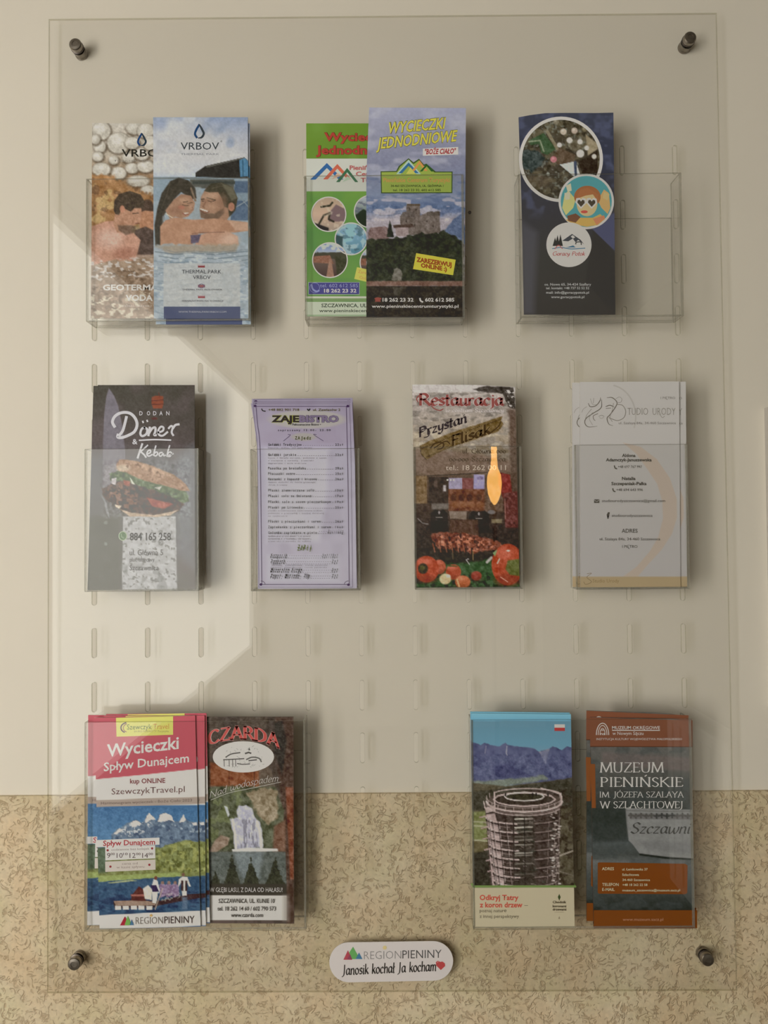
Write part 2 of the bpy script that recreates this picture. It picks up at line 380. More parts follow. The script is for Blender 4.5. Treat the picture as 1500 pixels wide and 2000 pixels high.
class Art:
    """paints one cover. Coordinates are those of an enlarged view with origin (ox, oy) and scale s"""
    def __init__(s, left, right, depth, view, top=None, step=1.45, veil=0.0, thick=0.0011, gain=1.0):
        # left / right: polylines top to bottom
        s.depth = depth; s.ox, s.oy, s.s = view; s.left = np.array(left,float); s.right = np.array(right,float); s.top = top
        w = abs(s.right[0][0]-s.left[0][0]); h = s.left[-1][1]-s.left[0][1]
        s.nu = int(w/step)+1; s.nv = int(h/step)+1
        u = np.linspace(0,1,s.nu); v = np.linspace(0,1,s.nv)
        U,V = np.meshgrid(u,v); s.U=U; s.V=V
        PX,PY_ = s.uvp(U,V); s.PX=PX; s.PYY=PY_
        s.X = (PX-s.ox)*s.s; s.Y = (PY_-s.oy)*s.s
        s.c = np.zeros(U.shape+(3,)); s.clip = None; ARTS.append(s)
        s.vv=[]; s.vf=[]; s.vc=[]; s.layer=0; s.nvv=0
        c = np.array([s.left[:,0].mean()/2+s.right[:,0].mean()/2, s.left[:,1].mean()])
        s.white = lin(white_at(*c)); s.key = (int(s.left[0][0]), int(s.left[0][1])); s.veil = veil; s.thick = thick; s.gain = gain
    def uvp(s,U,V):
        def edge(P_):
            t = (P_[:,1]-P_[0,1])/(P_[-1,1]-P_[0,1])
            return np.interp(V,t,P_[:,0]), P_[0,1]+V*(P_[-1,1]-P_[0,1])
        lx,ly = edge(s.left); rx,ry = edge(s.right)
        x = lx*(1-U)+rx*U; y = ly*(1-U)+ry*U
        if s.top is not None: y = y + np.interp(U, [p[0] for p in s.top],[p[1] for p in s.top])*(1-V)**3
        return x,y
    # --- raster
    def n(s, scale, seed=0, oct=3, sx=1.0, sy=1.0):
        r = 0; a = 1; t = 0
        for k in range(oct):
            r = r + a*Noise(seed*7+k)(s.X*sx+seed*31, s.Y*sy+seed*17, scale/2**k); t += a; a *= .5
        return r/t
    def put(s, mask, col, alpha=1.0):
        if s.clip is not None: mask = mask*s.clip
        m = np.clip(mask*alpha,0,1)[...,None]
        s.c = s.c*(1-m)+np.asarray(col,float)*m
    def fill(s,col): s.put(np.ones_like(s.X),col)
    def grad(s,stops,mask=None,axis='y',alpha=1):
        A = s.Y if axis=='y' else s.X
        ks=[p for p,_ in stops]; cs=np.array([c for _,c in stops],float)
        col=np.stack([np.interp(A,ks,cs[:,i]) for i in range(3)],-1)
        s.put(np.ones_like(s.X) if mask is None else mask,col,alpha)
    def sd(s,pts):
        pts=np.array(pts,float); X,Y=s.X,s.Y
        d=np.full(X.shape,1e9); inside=np.zeros(X.shape,bool)
        for i in range(len(pts)):
            a=pts[i]; b=pts[(i+1)%len(pts)]; e=b-a; L=(e@e)+1e-9
            t=np.clip(((X-a[0])*e[0]+(Y-a[1])*e[1])/L,0,1)
            d=np.minimum(d,np.hypot(X-a[0]-t*e[0],Y-a[1]-t*e[1]))
            c=((a[1]>Y)!=(b[1]>Y)); 
            with np.errstate(divide='ignore',invalid='ignore'):
                xi=(b[0]-a[0])*(Y-a[1])/(b[1]-a[1]+1e-12)+a[0]
            inside^=(c&(X<xi))
        return np.where(inside,d,-d)
    def mpoly(s,pts,soft=5,rough=0,rs=30,seed=1):
        d=s.sd(pts)
        if rough: d=d+(s.n(rs,seed,2)-.5)*2*rough
        return np.clip(d/soft+.5,0,1)
    def poly(s,pts,col,soft=5,alpha=1,rough=0,rs=30,seed=1,tex=0,ts=25):
        m=s.mpoly(pts,soft,rough,rs,seed); c=np.asarray(col,float)
        if tex: c=c+((s.n(ts,seed+3,3)-.5)*2*tex)[...,None]
        s.put(m,c,alpha)
    def mell(s,cx,cy,rx,ry,soft=5):
        return np.clip((1-np.hypot((s.X-cx)/rx,(s.Y-cy)/ry))*min(rx,ry)/soft+.5,0,1)
    def ell(s,cx,cy,rx,ry,col,soft=5,alpha=1,tex=0,ts=25,seed=1):
        c=np.asarray(col,float)
        if tex: c=c+((s.n(ts,seed+3,3)-.5)*2*tex)[...,None]
        s.put(s.mell(cx,cy,rx,ry,soft),c,alpha)
    def line(s,pts,w,col,alpha=1,soft=4):
        d=np.full(s.X.shape,1e9)
        for (ax,ay),(bx,by) in zip(pts,pts[1:]):
            ex,ey=bx-ax,by-ay; L=ex*ex+ey*ey+1e-9
            t=np.clip(((s.X-ax)*ex+(s.Y-ay)*ey)/L,0,1)
            d=np.minimum(d,np.hypot(s.X-ax-t*ex,s.Y-ay-t*ey))
        s.put(np.clip((w/2-d)/soft+.5,0,1),col,alpha)
    def spots(s,scale,thr,col,mask=None,seed=1,soft=.08,alpha=1,sx=1,sy=1,oct=2):
        m=np.clip((s.n(scale,seed,oct,sx,sy)-thr)/soft,0,1)
        if mask is not None: m=m*mask
        s.put(m,col,alpha)
    def grain(s,amp=9,mask=None):
        g=((s.n(26,91,2)-.5)*1.1+(s.n(9,92,2)-.5)*1.2)*2*amp
        s.c=np.clip(s.c+(g*(1 if mask is None else mask))[...,None],8,235)
    def rect(s,x0,y0,x1,y1,col,**k): s.poly([(x0,y0),(x1,y0),(x1,y1),(x0,y1)],col,**k)
    # --- vector
    def ink(s,col):
        g,b=CAL.get(s.key,((1,1,1),(0,0,0)))
        col=np.asarray(col,float); Lm=(col@np.array([.3,.59,.11]))[...,None]; col=Lm+(col-Lm)*SAT-np.array([0,1,5])
        return np.clip((lin(col)-np.array(b))/s.white*0.80/np.array(g),0.004,0.85)
    def vadd(s,pts,tris,col):
        pts=np.asarray(pts,float); px=pts[:,0]/s.s+s.ox; py=pts[:,1]/s.s+s.oy
        s.vv.append(un(px,py,s.depth-0.00012-0.00001*s.layer)); s.vf.append(np.asarray(tris,int)+s.nvv); s.nvv+=len(pts)
        s.vc.append(np.tile(s.ink(col),(len(pts),1)))
    def vp(s,pts,col):
        t=tessellate_polygon([[Vector((x,y,0)) for x,y in pts]])
        if t: s.vadd(pts,t,col); s.layer+=1
    def vrect(s,x0,y0,x1,y1,col): s.vp([(x0,y0),(x1,y0),(x1,y1),(x0,y1)],col)
    def vell(s,cx,cy,rx,ry,col,seg=40): s.vp([(cx+rx*math.cos(2*math.pi*k/seg),cy+ry*math.sin(2*math.pi*k/seg)) for k in range(seg)],col)
    def vring(s,cx,cy,rx,ry,w,col,seg=56,a0=0,a1=360):
        P_=[];F=[]
        for k in range(seg+1):
            a=math.radians(a0+(a1-a0)*k/seg); P_+=[(cx+rx*math.cos(a),cy+ry*math.sin(a)),(cx+(rx-w)*math.cos(a),cy+(ry-w)*math.sin(a))]
            if k<seg: F+=[(2*k,2*k+1,2*k+3),(2*k,2*k+3,2*k+2)]
        s.vadd(P_,F,col); s.layer+=1
    def stroke(s,pts,w,col,smooth=True,nib=None,taper=False):
        pts=np.array(pts,float)
        if smooth and len(pts)>2: pts=catmull(pts)
        P_,F=ribbon(pts,w,nib,taper); s.vadd(P_,F,col); s.layer+=1
    def text(s,t,x0,x1,yb,cap,col,bold=0.0,slant=0.0,rise=0.0,font='sans',out=None,outw=0.0,warp=None,nib=(.13,.045,0)):
        if out is not None:
            s.text(t,x0,x1,yb,cap,out,bold+outw,slant,rise,font,warp=warp,nib=(nib[0]+outw*2,nib[1]+outw*2,nib[2]))
        V,F=(glyph_sans(t,bold) if font=='sans' else glyph_mono(t,bold) if font=='mono' else glyph_pen(t,nib,serif=(font=='serif')))
        V=V.copy(); mn,mx_=V[:,0].min(),V[:,0].max()
        X=(V[:,0]-mn)/(mx_-mn)*(x1-x0)+x0; Yc=V[:,1]*cap
        X=X+Yc*slant; Y=yb-Yc
        if warp: X,Y=warp(X,Y)
        Y=Y-(X-x0)*rise
        s.vadd(np.c_[X,Y],F,col); s.layer+=1
    # --- build the leaflet
    def build(s,name,label,cat,group,edge_mat,pocket_z=None):
        G=un(s.PX,s.PYY,s.depth).reshape(-1,3)
        base=G[(s.nv-1)*s.nu+s.nu//2]
        root=empty(name,tuple(base),label,cat,group)
        r,c=np.meshgrid(np.arange(s.nv-1),np.arange(s.nu-1),indexing='ij'); i=(r*s.nu+c).ravel()
        F=np.c_[i,i+s.nu,i+s.nu+1,i+1]
        col=np.clip(s.ink(s.c.reshape(-1,3)),0.004,0.85)
        grid=fast_mesh('cover',G-base,F,col,root)
        # body of folded sheets: outline extruded backwards
        o=[(0,k) for k in range(0,s.nu,max(1,s.nu//12))]+[(0,s.nu-1)]
        rgt=[(k,s.nu-1) for k in range(max(1,s.nv//14),s.nv-1,max(1,s.nv//14))]+[(s.nv-1,s.nu-1)]
        lft=[(s.nv-1,0)]+[(k,0) for k in range(s.nv-1-max(1,s.nv//14),0,-max(1,s.nv//14))]
        idx=[a*s.nu+b for a,b in o+rgt+lft]
        out_=G[idx]; n=len(out_)
        f0=out_+np.array([0,0.00003,0]); b0=out_+np.array([0,s.thick,0])
        V=np.r_[f0,b0]; Fs=[tuple(range(n))[::-1],tuple(range(n,2*n))]+[(k,(k+1)%n,(k+1)%n+n,k+n) for k in range(n)]
        pg=mesh_obj('pages',V,Fs,edge_mat,root)
        if s.vv:
            vv=np.concatenate(s.vv)-base; vf=np.concatenate(s.vf); vc=np.concatenate(s.vc)
            tag(fast_mesh('lettering',vv,vf,vc,root),kind='stuff')
        return root

def fast_mesh(name,V,F,C,parent):
    me=bpy.data.meshes.new(name); F=np.asarray(F); k=F.shape[1]
    me.vertices.add(len(V)); me.vertices.foreach_set('co',np.asarray(V,dtype=np.float32).ravel())
    me.loops.add(F.size); me.loops.foreach_set('vertex_index',F.ravel().astype(np.int32))
    me.polygons.add(len(F)); me.polygons.foreach_set('loop_start',np.arange(0,F.size,k,dtype=np.int32))
    me.update(calc_edges=True)
    a=me.color_attributes.new('Ink','FLOAT_COLOR','POINT')
    a.data.foreach_set('color',np.c_[C,np.ones(len(C))].astype(np.float32).ravel())
    me.materials.append(M_PRINT)
    o=bpy.data.objects.new(name,me); COL.objects.link(o); o.parent=parent
    return o

def catmull(P_,n=7):
    P_=np.asarray(P_,float); Q=np.vstack([2*P_[0]-P_[1],P_,2*P_[-1]-P_[-2]]); out=[]
    for i in range(1,len(Q)-2):
        for t in np.linspace(0,1,n,endpoint=False):
            a,b,c,d=Q[i-1],Q[i],Q[i+1],Q[i+2]
            out.append(.5*(2*b+(c-a)*t+(2*a-5*b+4*c-d)*t*t+(3*b-a-3*c+d)*t**3))
    out.append(P_[-1]); return np.array(out)
def ribbon(pts,w,nib=None,taper=False):
    pts=np.asarray(pts,float); n=len(pts)
    d=np.gradient(pts,axis=0) if n>2 else np.array([pts[1]-pts[0]]*2)
    L=np.hypot(d[:,0],d[:,1])+1e-9; d=d/L[:,None]; nr=np.c_[-d[:,1],d[:,0]]
    if nib is None: hw=np.full(n,w/2)
    else:
        A,B,ph=nib; ang=np.arctan2(d[:,1],d[:,0])-math.radians(ph)
        hw=np.sqrt((A*np.sin(ang))**2+(B*np.cos(ang))**2)*w/2
    if taper: hw=hw*np.interp(np.linspace(0,1,n),[0,.15,.75,1],[.55,1,1,.35])
    ext=np.zeros((n,2)); ext[0]=-d[0]; ext[-1]=d[-1]
    c=pts+ext*(hw*.35)[:,None]
    V=np.empty((2*n,2)); V[0::2]=c+nr*hw[:,None]; V[1::2]=c-nr*hw[:,None]
    F=[]
    for k in range(n-1): F+=[(2*k,2*k+1,2*k+3),(2*k,2*k+3,2*k+2)]
    return V,F

_gc={}
def _font_mesh(t,bold):
    key=(t,bold)
    if key in _gc: return _gc[key]
    cu=bpy.data.curves.new('t','FONT'); cu.body=t; cu.offset=bold; cu.resolution_u=2; cu.fill_mode='FRONT'
    o=bpy.data.objects.new('t',cu); me=bpy.data.meshes.new_from_object(o)
    n=len(me.vertices); co=np.zeros(n*3,np.float32); me.vertices.foreach_get('co',co)
    me.calc_loop_triangles(); tr=np.zeros(len(me.loop_triangles)*3,np.int32); me.loop_triangles.foreach_get('vertices',tr)
    bpy.data.objects.remove(o); bpy.data.curves.remove(cu); bpy.data.meshes.remove(me)
    V=co.reshape(-1,3)[:,:2].astype(float)/0.682; _gc[key]=(V,tr.reshape(-1,3)); return _gc[key]
def glyph_sans(t,bold=0.0): return _font_mesh(t,bold)
def glyph_mono(t,bold=0.0):
    Vs=[];Fs=[];n=0
    for k,ch in enumerate(t):
        if ch==' ': continue
        V,F=_font_mesh(ch,bold); V=V.copy(); w_=V[:,0].max()-V[:,0].min()
        c=(V[:,0].max()+V[:,0].min())/2; f=min(1.0,0.78/max(w_,.01)) if ch not in '.-:' else 1
        if ch in 'iljtfrI': f=1.15
        V[:,0]=(V[:,0]-c)*f+k*0.95
        Vs.append(V);Fs.append(F+n);n+=len(V)
    return np.concatenate(Vs),np.concatenate(Fs)

# pen alphabet: strokes in a unit box, y up, capital height 1, x-height 0.62
PEN={
'I':(.42,[[(.21,0),(.21,1)]]),'L':(.68,[[(.15,0),(.15,1)],[(.15,.03),(.62,.03),(.64,.18)]]),
'M':(1.15,[[(.10,0),(.18,1)],[(.18,1),(.57,.05)],[(.57,.05),(.97,1)],[(.97,1),(1.05,0)]]),
'U':(.98,['s',[(.17,1),(.17,.4),(.24,.1),(.48,0),(.72,.08),(.8,.4),(.8,1)]]),
'Z':(.8,[[(.10,.97),(.7,.97)],[(.7,.97),(.08,.03)],[(.08,.03),(.72,.03),(.74,.16)]]),
'E':(.7,[[(.15,0),(.15,1)],[(.15,.97),(.6,.97),(.62,.84)],[(.15,.52),(.52,.52)],[(.15,.03),(.62,.03),(.65,.17)]]),
'F':(.64,[[(.15,0),(.15,1)],[(.15,.97),(.6,.97),(.62,.82)],[(.15,.52),(.5,.52)]]),
'T':(.8,[[(.4,0),(.4,1)],[(.05,.85),(.07,.97),(.73,.97),(.75,.85)]]),
'H':(.98,[[(.17,0),(.17,1)],[(.81,0),(.81,1)],[(.17,.52),(.81,.52)]]),
'N':(1.0,[[(.15,0),(.15,1)],[(.15,1),(.83,0)],[(.83,0),(.83,1)]]),
'A':(.92,[[(.08,0),(.46,1)],[(.46,1),(.84,0)],[(.22,.36),(.70,.36)]]),
'W':(1.3,[[(.06,1),(.36,0)],[(.36,0),(.65,.95)],[(.65,.95),(.94,0)],[(.94,0),(1.24,1)]]),
'Y':(.84,[[(.06,1),(.42,.48)],[(.78,1),(.42,.48)],[(.42,.48),(.42,0)]]),
'K':(.86,[[(.15,0),(.15,1)],[(.72,1),(.17,.48)],[(.3,.58),(.8,0)]]),
'P':(.72,[[(.15,0),(.15,1)],'s',[(.15,.97),(.45,.97),(.62,.74),(.45,.5),(.15,.5)]]),
'R':(.82,[[(.15,0),(.15,1)],'s',[(.15,.97),(.45,.97),(.62,.75),(.45,.52),(.15,.52)],[(.38,.52),(.78,0)]]),
'D':(.95,[[(.15,0),(.15,1)],'s',[(.15,.97),(.45,.96),(.78,.72),(.78,.28),(.45,.04),(.15,.03)]]),
'S':(.66,['s',[(.56,.84),(.34,.99),(.12,.82),(.2,.6),(.44,.44),(.56,.22),(.34,0),(.08,.14)]]),
'C':(.86,['s',[(.76,.84),(.5,1),(.2,.85),(.08,.5),(.2,.14),(.5,0),(.78,.16)]]),
'G':(.92,['s',[(.76,.84),(.5,1),(.2,.85),(.08,.5),(.2,.14),(.5,0),(.8,.12),(.8,.42),(.6,.44)]]),
'O':(1.0,['s',[(.5,1),(.2,.87),(.08,.5),(.2,.13),(.5,0),(.8,.13),(.92,.5),(.8,.87),(.5,1)]]),
'J':(.45,['s',[(.26,1),(.26,.3),(.2,-.05),(.0,-.2)]]),
'B':(.75,[[(.15,0),(.15,1)],'s',[(.15,.97),(.42,.97),(.56,.76),(.42,.53),(.15,.53)],'s',[(.3,.53),(.6,.45),(.64,.18),(.45,.03),(.15,.03)]]),
'V':(.86,[[(.06,1),(.43,0)],[(.43,0),(.8,1)]]),
'a':(.58,['s',[(.45,.5),(.3,.62),(.12,.5),(.08,.25),(.18,.02),(.34,.08),(.45,.3)],'s',[(.46,.6),(.45,.12),(.56,.02)]]),
'b':(.55,['s',[(.1,1),(.1,.05)],'s',[(.1,.4),(.27,.6),(.44,.48),(.44,.2),(.28,.0),(.1,.1)]]),
'c':(.48,['s',[(.42,.5),(.28,.62),(.1,.45),(.08,.2),(.22,.01),(.43,.09)]]),
'd':(.56,['s',[(.44,1),(.44,.05)],'s',[(.44,.48),(.28,.62),(.1,.48),(.08,.2),(.22,0),(.44,.12)]]),
'e':(.5,['s',[(.1,.3),(.42,.38),(.38,.56),(.24,.62),(.09,.42),(.1,.12),(.25,0),(.45,.1)]]),
'h':(.54,['s',[(.1,1),(.1,0)],'s',[(.1,.38),(.27,.6),(.42,.5),(.43,0)]]),
'i':(.26,['s',[(.12,.6),(.12,.08),(.2,0)],[(.12,.8),(.14,.86)]]),
'j':(.28,['s',[(.16,.6),(.16,-.1),(.02,-.28)],[(.16,.8),(.18,.86)]]),
'k':(.5,['s',[(.1,1),(.1,0)],[(.42,.62),(.12,.28)],[(.2,.35),(.46,0)]]),
'l':(.26,['s',[(.12,1),(.12,.08),(.22,0)]]),
'm':(.82,['s',[(.1,.6),(.1,0)],'s',[(.1,.38),(.24,.6),(.38,.5),(.38,0)],'s',[(.38,.38),(.52,.6),(.68,.5),(.68,.06),(.76,0)]]),
'n':(.56,['s',[(.1,.6),(.1,0)],'s',[(.1,.38),(.27,.6),(.42,.5),(.43,.06),(.52,0)]]),
'o':(.54,['s',[(.27,.61),(.1,.5),(.08,.22),(.25,0),(.43,.12),(.45,.42),(.27,.61)]]),
'p':(.55,['s',[(.1,.6),(.1,-.3)],'s',[(.1,.4),(.27,.6),(.44,.48),(.44,.2),(.28,.0),(.1,.1)]]),
'r':(.42,['s',[(.1,.6),(.1,0)],'s',[(.1,.36),(.22,.58),(.38,.58)]]),
's':(.44,['s',[(.38,.52),(.24,.62),(.1,.5),(.2,.34),(.36,.22),(.3,.04),(.06,.06)]]),
't':(.36,['s',[(.15,.9),(.14,.12),(.22,0),(.32,.06)],[(.02,.6),(.32,.6)]]),
'u':(.56,['s',[(.1,.6),(.1,.12),(.24,0),(.42,.2)],'s',[(.43,.6),(.43,.1),(.52,0)]]),
'w':(.78,['s',[(.06,.6),(.12,.08),(.24,0),(.38,.3),(.4,.5)],'s',[(.38,.3),(.46,.05),(.58,0),(.7,.3),(.7,.6)]]),
'y':(.52,['s',[(.08,.6),(.12,.2),(.26,.08),(.42,.3)],'s',[(.43,.6),(.4,0),(.26,-.28),(.06,-.22)]]),
'z':(.48,[[(.08,.58),(.4,.58)],[(.4,.58),(.06,.02)],[(.06,.02),(.42,.02)]]),
'.':(.25,[[(.08,.02),(.14,.02)]]),'-':(.35,[[(.06,.3),(.28,.3)]]),' ':(.4,[]),
}
ACC={'Ń':'N','Ó':'O','ó':'o','ń':'n','ł':'l','ś':'s','ö':'o'}
def glyph_pen(t,nib,serif=False):
    key=(t,nib,serif,'pen')
    if key in _gc: return _gc[key]
    x=0;Vs=[];Fs=[];n=0
    A,B,ph=nib
    def emit(p,w=1.0,nb=None):
        nonlocal n
        V,F=ribbon(p,w,nb or (A,B,ph)); Vs.append(V);Fs.append(np.array(F)+n);n+=len(V)
    for ch in t:
        b=ACC.get(ch,ch); adv,st=PEN.get(b,PEN['o'])
        sm=False
        for q in st:
            if q=='s': sm=True; continue
            p=np.array(q,float)+[x,0]
            ends=[(p[0],p[1]-p[0]),(p[-1],p[-1]-p[-2])]
            if sm and len(p)>2: p=catmull(p,5)
            emit(p); sm=False
            if serif and b.isupper():
                for e,d in ends:
                    if (abs(e[1])<.03 or abs(e[1]-1)<.03) and abs(d[1])>abs(d[0])*.8:
                        emit(np.array([(e[0]-.11,e[1]+(.015 if e[1]<.5 else -.015)),(e[0]+.11,e[1]+(.015 if e[1]<.5 else -.015))]),1,(B,B,0))
        cx=x+adv/2; up=1.0 if b.isupper() else .62
        if ch in 'ŃÓóńś': emit(np.array([(cx-.04,up+.10),(cx+.10,up+.24)]))
        if ch=='ö':
            for dx in(-.1,.1): emit(np.array([(cx+dx-.02,.8),(cx+dx+.03,.82)]),1,(A,A,0))
        if ch=='ł': emit(np.array([(x+.0,.42),(x+.26,.6)]))
        x+=adv
    _gc[key]=(np.concatenate(Vs),np.concatenate(Fs)); return _gc[key]
# ------------------------------------------------------------------ leaflets
Y1 = PY + T + 0.0005     # front-most sheet: just behind a pocket's front panel
THERM='leaflets in the upper left pocket'

def drop(a,cx,cy,r,c1=(40,70,120),c2=(60,65,75)):
    a.stroke([(cx,cy-r),(cx-r*.45,cy-r*.25),(cx-r*.62,cy+r*.35),(cx-r*.35,cy+r*.85)],r*.3,c1)
    a.stroke([(cx,cy-r),(cx+r*.42,cy-r*.2),(cx+r*.6,cy+r*.3),(cx+r*.3,cy+r*.8),(cx-r*.2,cy+r*.9)],r*.3,c2,taper=True)

def art_geo():
    a=Art([(180,240),(177.5,622)],[(368,243),(366,622)],Y1+0.006,(150,200,4.1667))
    a.fill((150,128,100))
    # pebbles
    a.grad([(150,(188,180,165)),(430,(178,165,145)),(560,(150,120,90)),(760,(165,115,70)),(960,(150,125,80)),(1200,(160,130,110)),(1760,(155,130,105))])
    rs=random.Random(4)
    a.spots(60,.55,(120,100,80),mask=a.mpoly([(110,150),(640,150),(640,640),(400,620),(110,480)],20),seed=3,soft=.3,alpha=.7)
    for cx,cy,rx,ry in [(200,230,75,75),(340,330,95,85),(185,360,50,50),(170,440,45,40),(470,210,70,50),(560,230,70,60),(450,330,60,50),(300,470,40,35),(420,450,50,40),(340,575,65,50),(450,535,55,42),(200,545,75,55),(560,520,70,50),(500,640,90,45),(580,720,60,45),(530,420,60,50),(250,640,50,30),(600,330,60,60),(150,300,40,40)]:
        a.ell(cx+6,cy+8,rx+8,ry+8,(95,78,62),soft=18,alpha=.8); a.ell(cx,cy,rx,ry,(182,174,158),soft=14,tex=12)
        a.ell(cx-rx*.2,cy-ry*.25,rx*.55,ry*.5,(202,196,182),soft=30,alpha=.8)
    a.poly([(110,590),(300,600),(430,700),(640,760),(640,1000),(110,1000)],(165,115,68),soft=25,rough=25,tex=30,ts=50,seed=5)
    a.spots(50,.55,(190,155,95),mask=a.mpoly([(110,650),(420,760),(400,960),(110,990)],20),seed=9,alpha=.8)
    a.spots(36,.62,(110,75,50),mask=a.mpoly([(110,600),(640,700),(640,900),(110,900)],20),seed=12,alpha=.6)
    # second head (mostly hidden), then the man
    a.ell(575,880,60,90,(85,62,50),soft=10); a.poly([(500,900),(560,880),(640,890),(640,1060),(540,1080),(510,1010)],(178,120,85),soft=8,tex=10)
    a.poly([(470,1040),(560,1010),(640,1050),(640,1240),(470,1240)],(88,66,58),soft=10,tex=14)
    a.poly([(118,1010),(230,970),(330,960),(450,1050),(520,1120),(500,1200),(470,1290),(118,1330)],(190,135,110),soft=10,tex=12,ts=60)
    a.ell(260,1110,110,80,(208,165,145),soft=60,alpha=.8); a.ell(400,1230,90,50,(160,100,78),soft=40,alpha=.7)
    a.poly([(310,900),(400,880),(520,900),(505,960),(470,1000),(430,1060),(330,1060),(300,1000)],(178,125,95),soft=8,tex=8)
    a.poly([(360,830),(520,830),(530,900),(512,980),(430,1010),(370,960)],(182,128,98),soft=8)
    a.poly([(300,880),(305,800),(345,745),(430,720),(520,750),(555,810),(540,860),(470,860),(440,890),(400,870),(370,850),(345,915),(315,910)],(78,60,46),soft=7,tex=12,ts=14)
    a.ell(370,868,20,30,(190,125,95),soft=5); a.line([(455,905),(500,900)],8,(90,65,50)); a.line([(480,985),(505,985)],9,(130,75,60))
    a.poly([(335,1000),(440,1000),(480,1010),(470,1060),(400,1080),(340,1040)],(100,75,60),soft=14,alpha=.8)
    # water
    a.poly([(110,1330),(300,1280),(470,1290),(640,1230),(640,1780),(110,1780)],(150,122,98),soft=16,rough=10,tex=32,ts=40,seed=8)
    a.spots(34,.56,(195,188,182),mask=a.mpoly([(110,1290),(640,1250),(640,1420),(300,1430),(110,1500)],20),seed=21,alpha=.8,sy=2)
    a.spots(40,.6,(196,184,158),mask=a.mpoly([(110,1560),(640,1540),(640,1780),(110,1780)],20),seed=23,alpha=.85,sy=1.6)
    a.spots(30,.62,(105,80,62),mask=a.mpoly([(110,1350),(640,1350),(640,1700),(110,1700)],20),seed=25,alpha=.6,sy=1.5)
    drop(a,530,305,52)
    a.text('VRBOV',365,738,440,58,(60,52,46),bold=.012)
    a.text('THERMAL PARK',300,650,484,16,(140,130,118))
    a.text('GEOTERMÁLNA',212,830,1528,44,(225,212,200),bold=.03); a.text('VODA',398,618,1614,46,(225,212,200),bold=.03)
    a.text('THERMAL WATER / TERMALNA WODA',330,900,1664,13,(190,175,160))
    a.grain(12)
    return a.build('leaflet','tan thermal bath leaflet with pebbles and a bathing couple, half covered by the blue one','leaflet',THERM,M_PAPER)
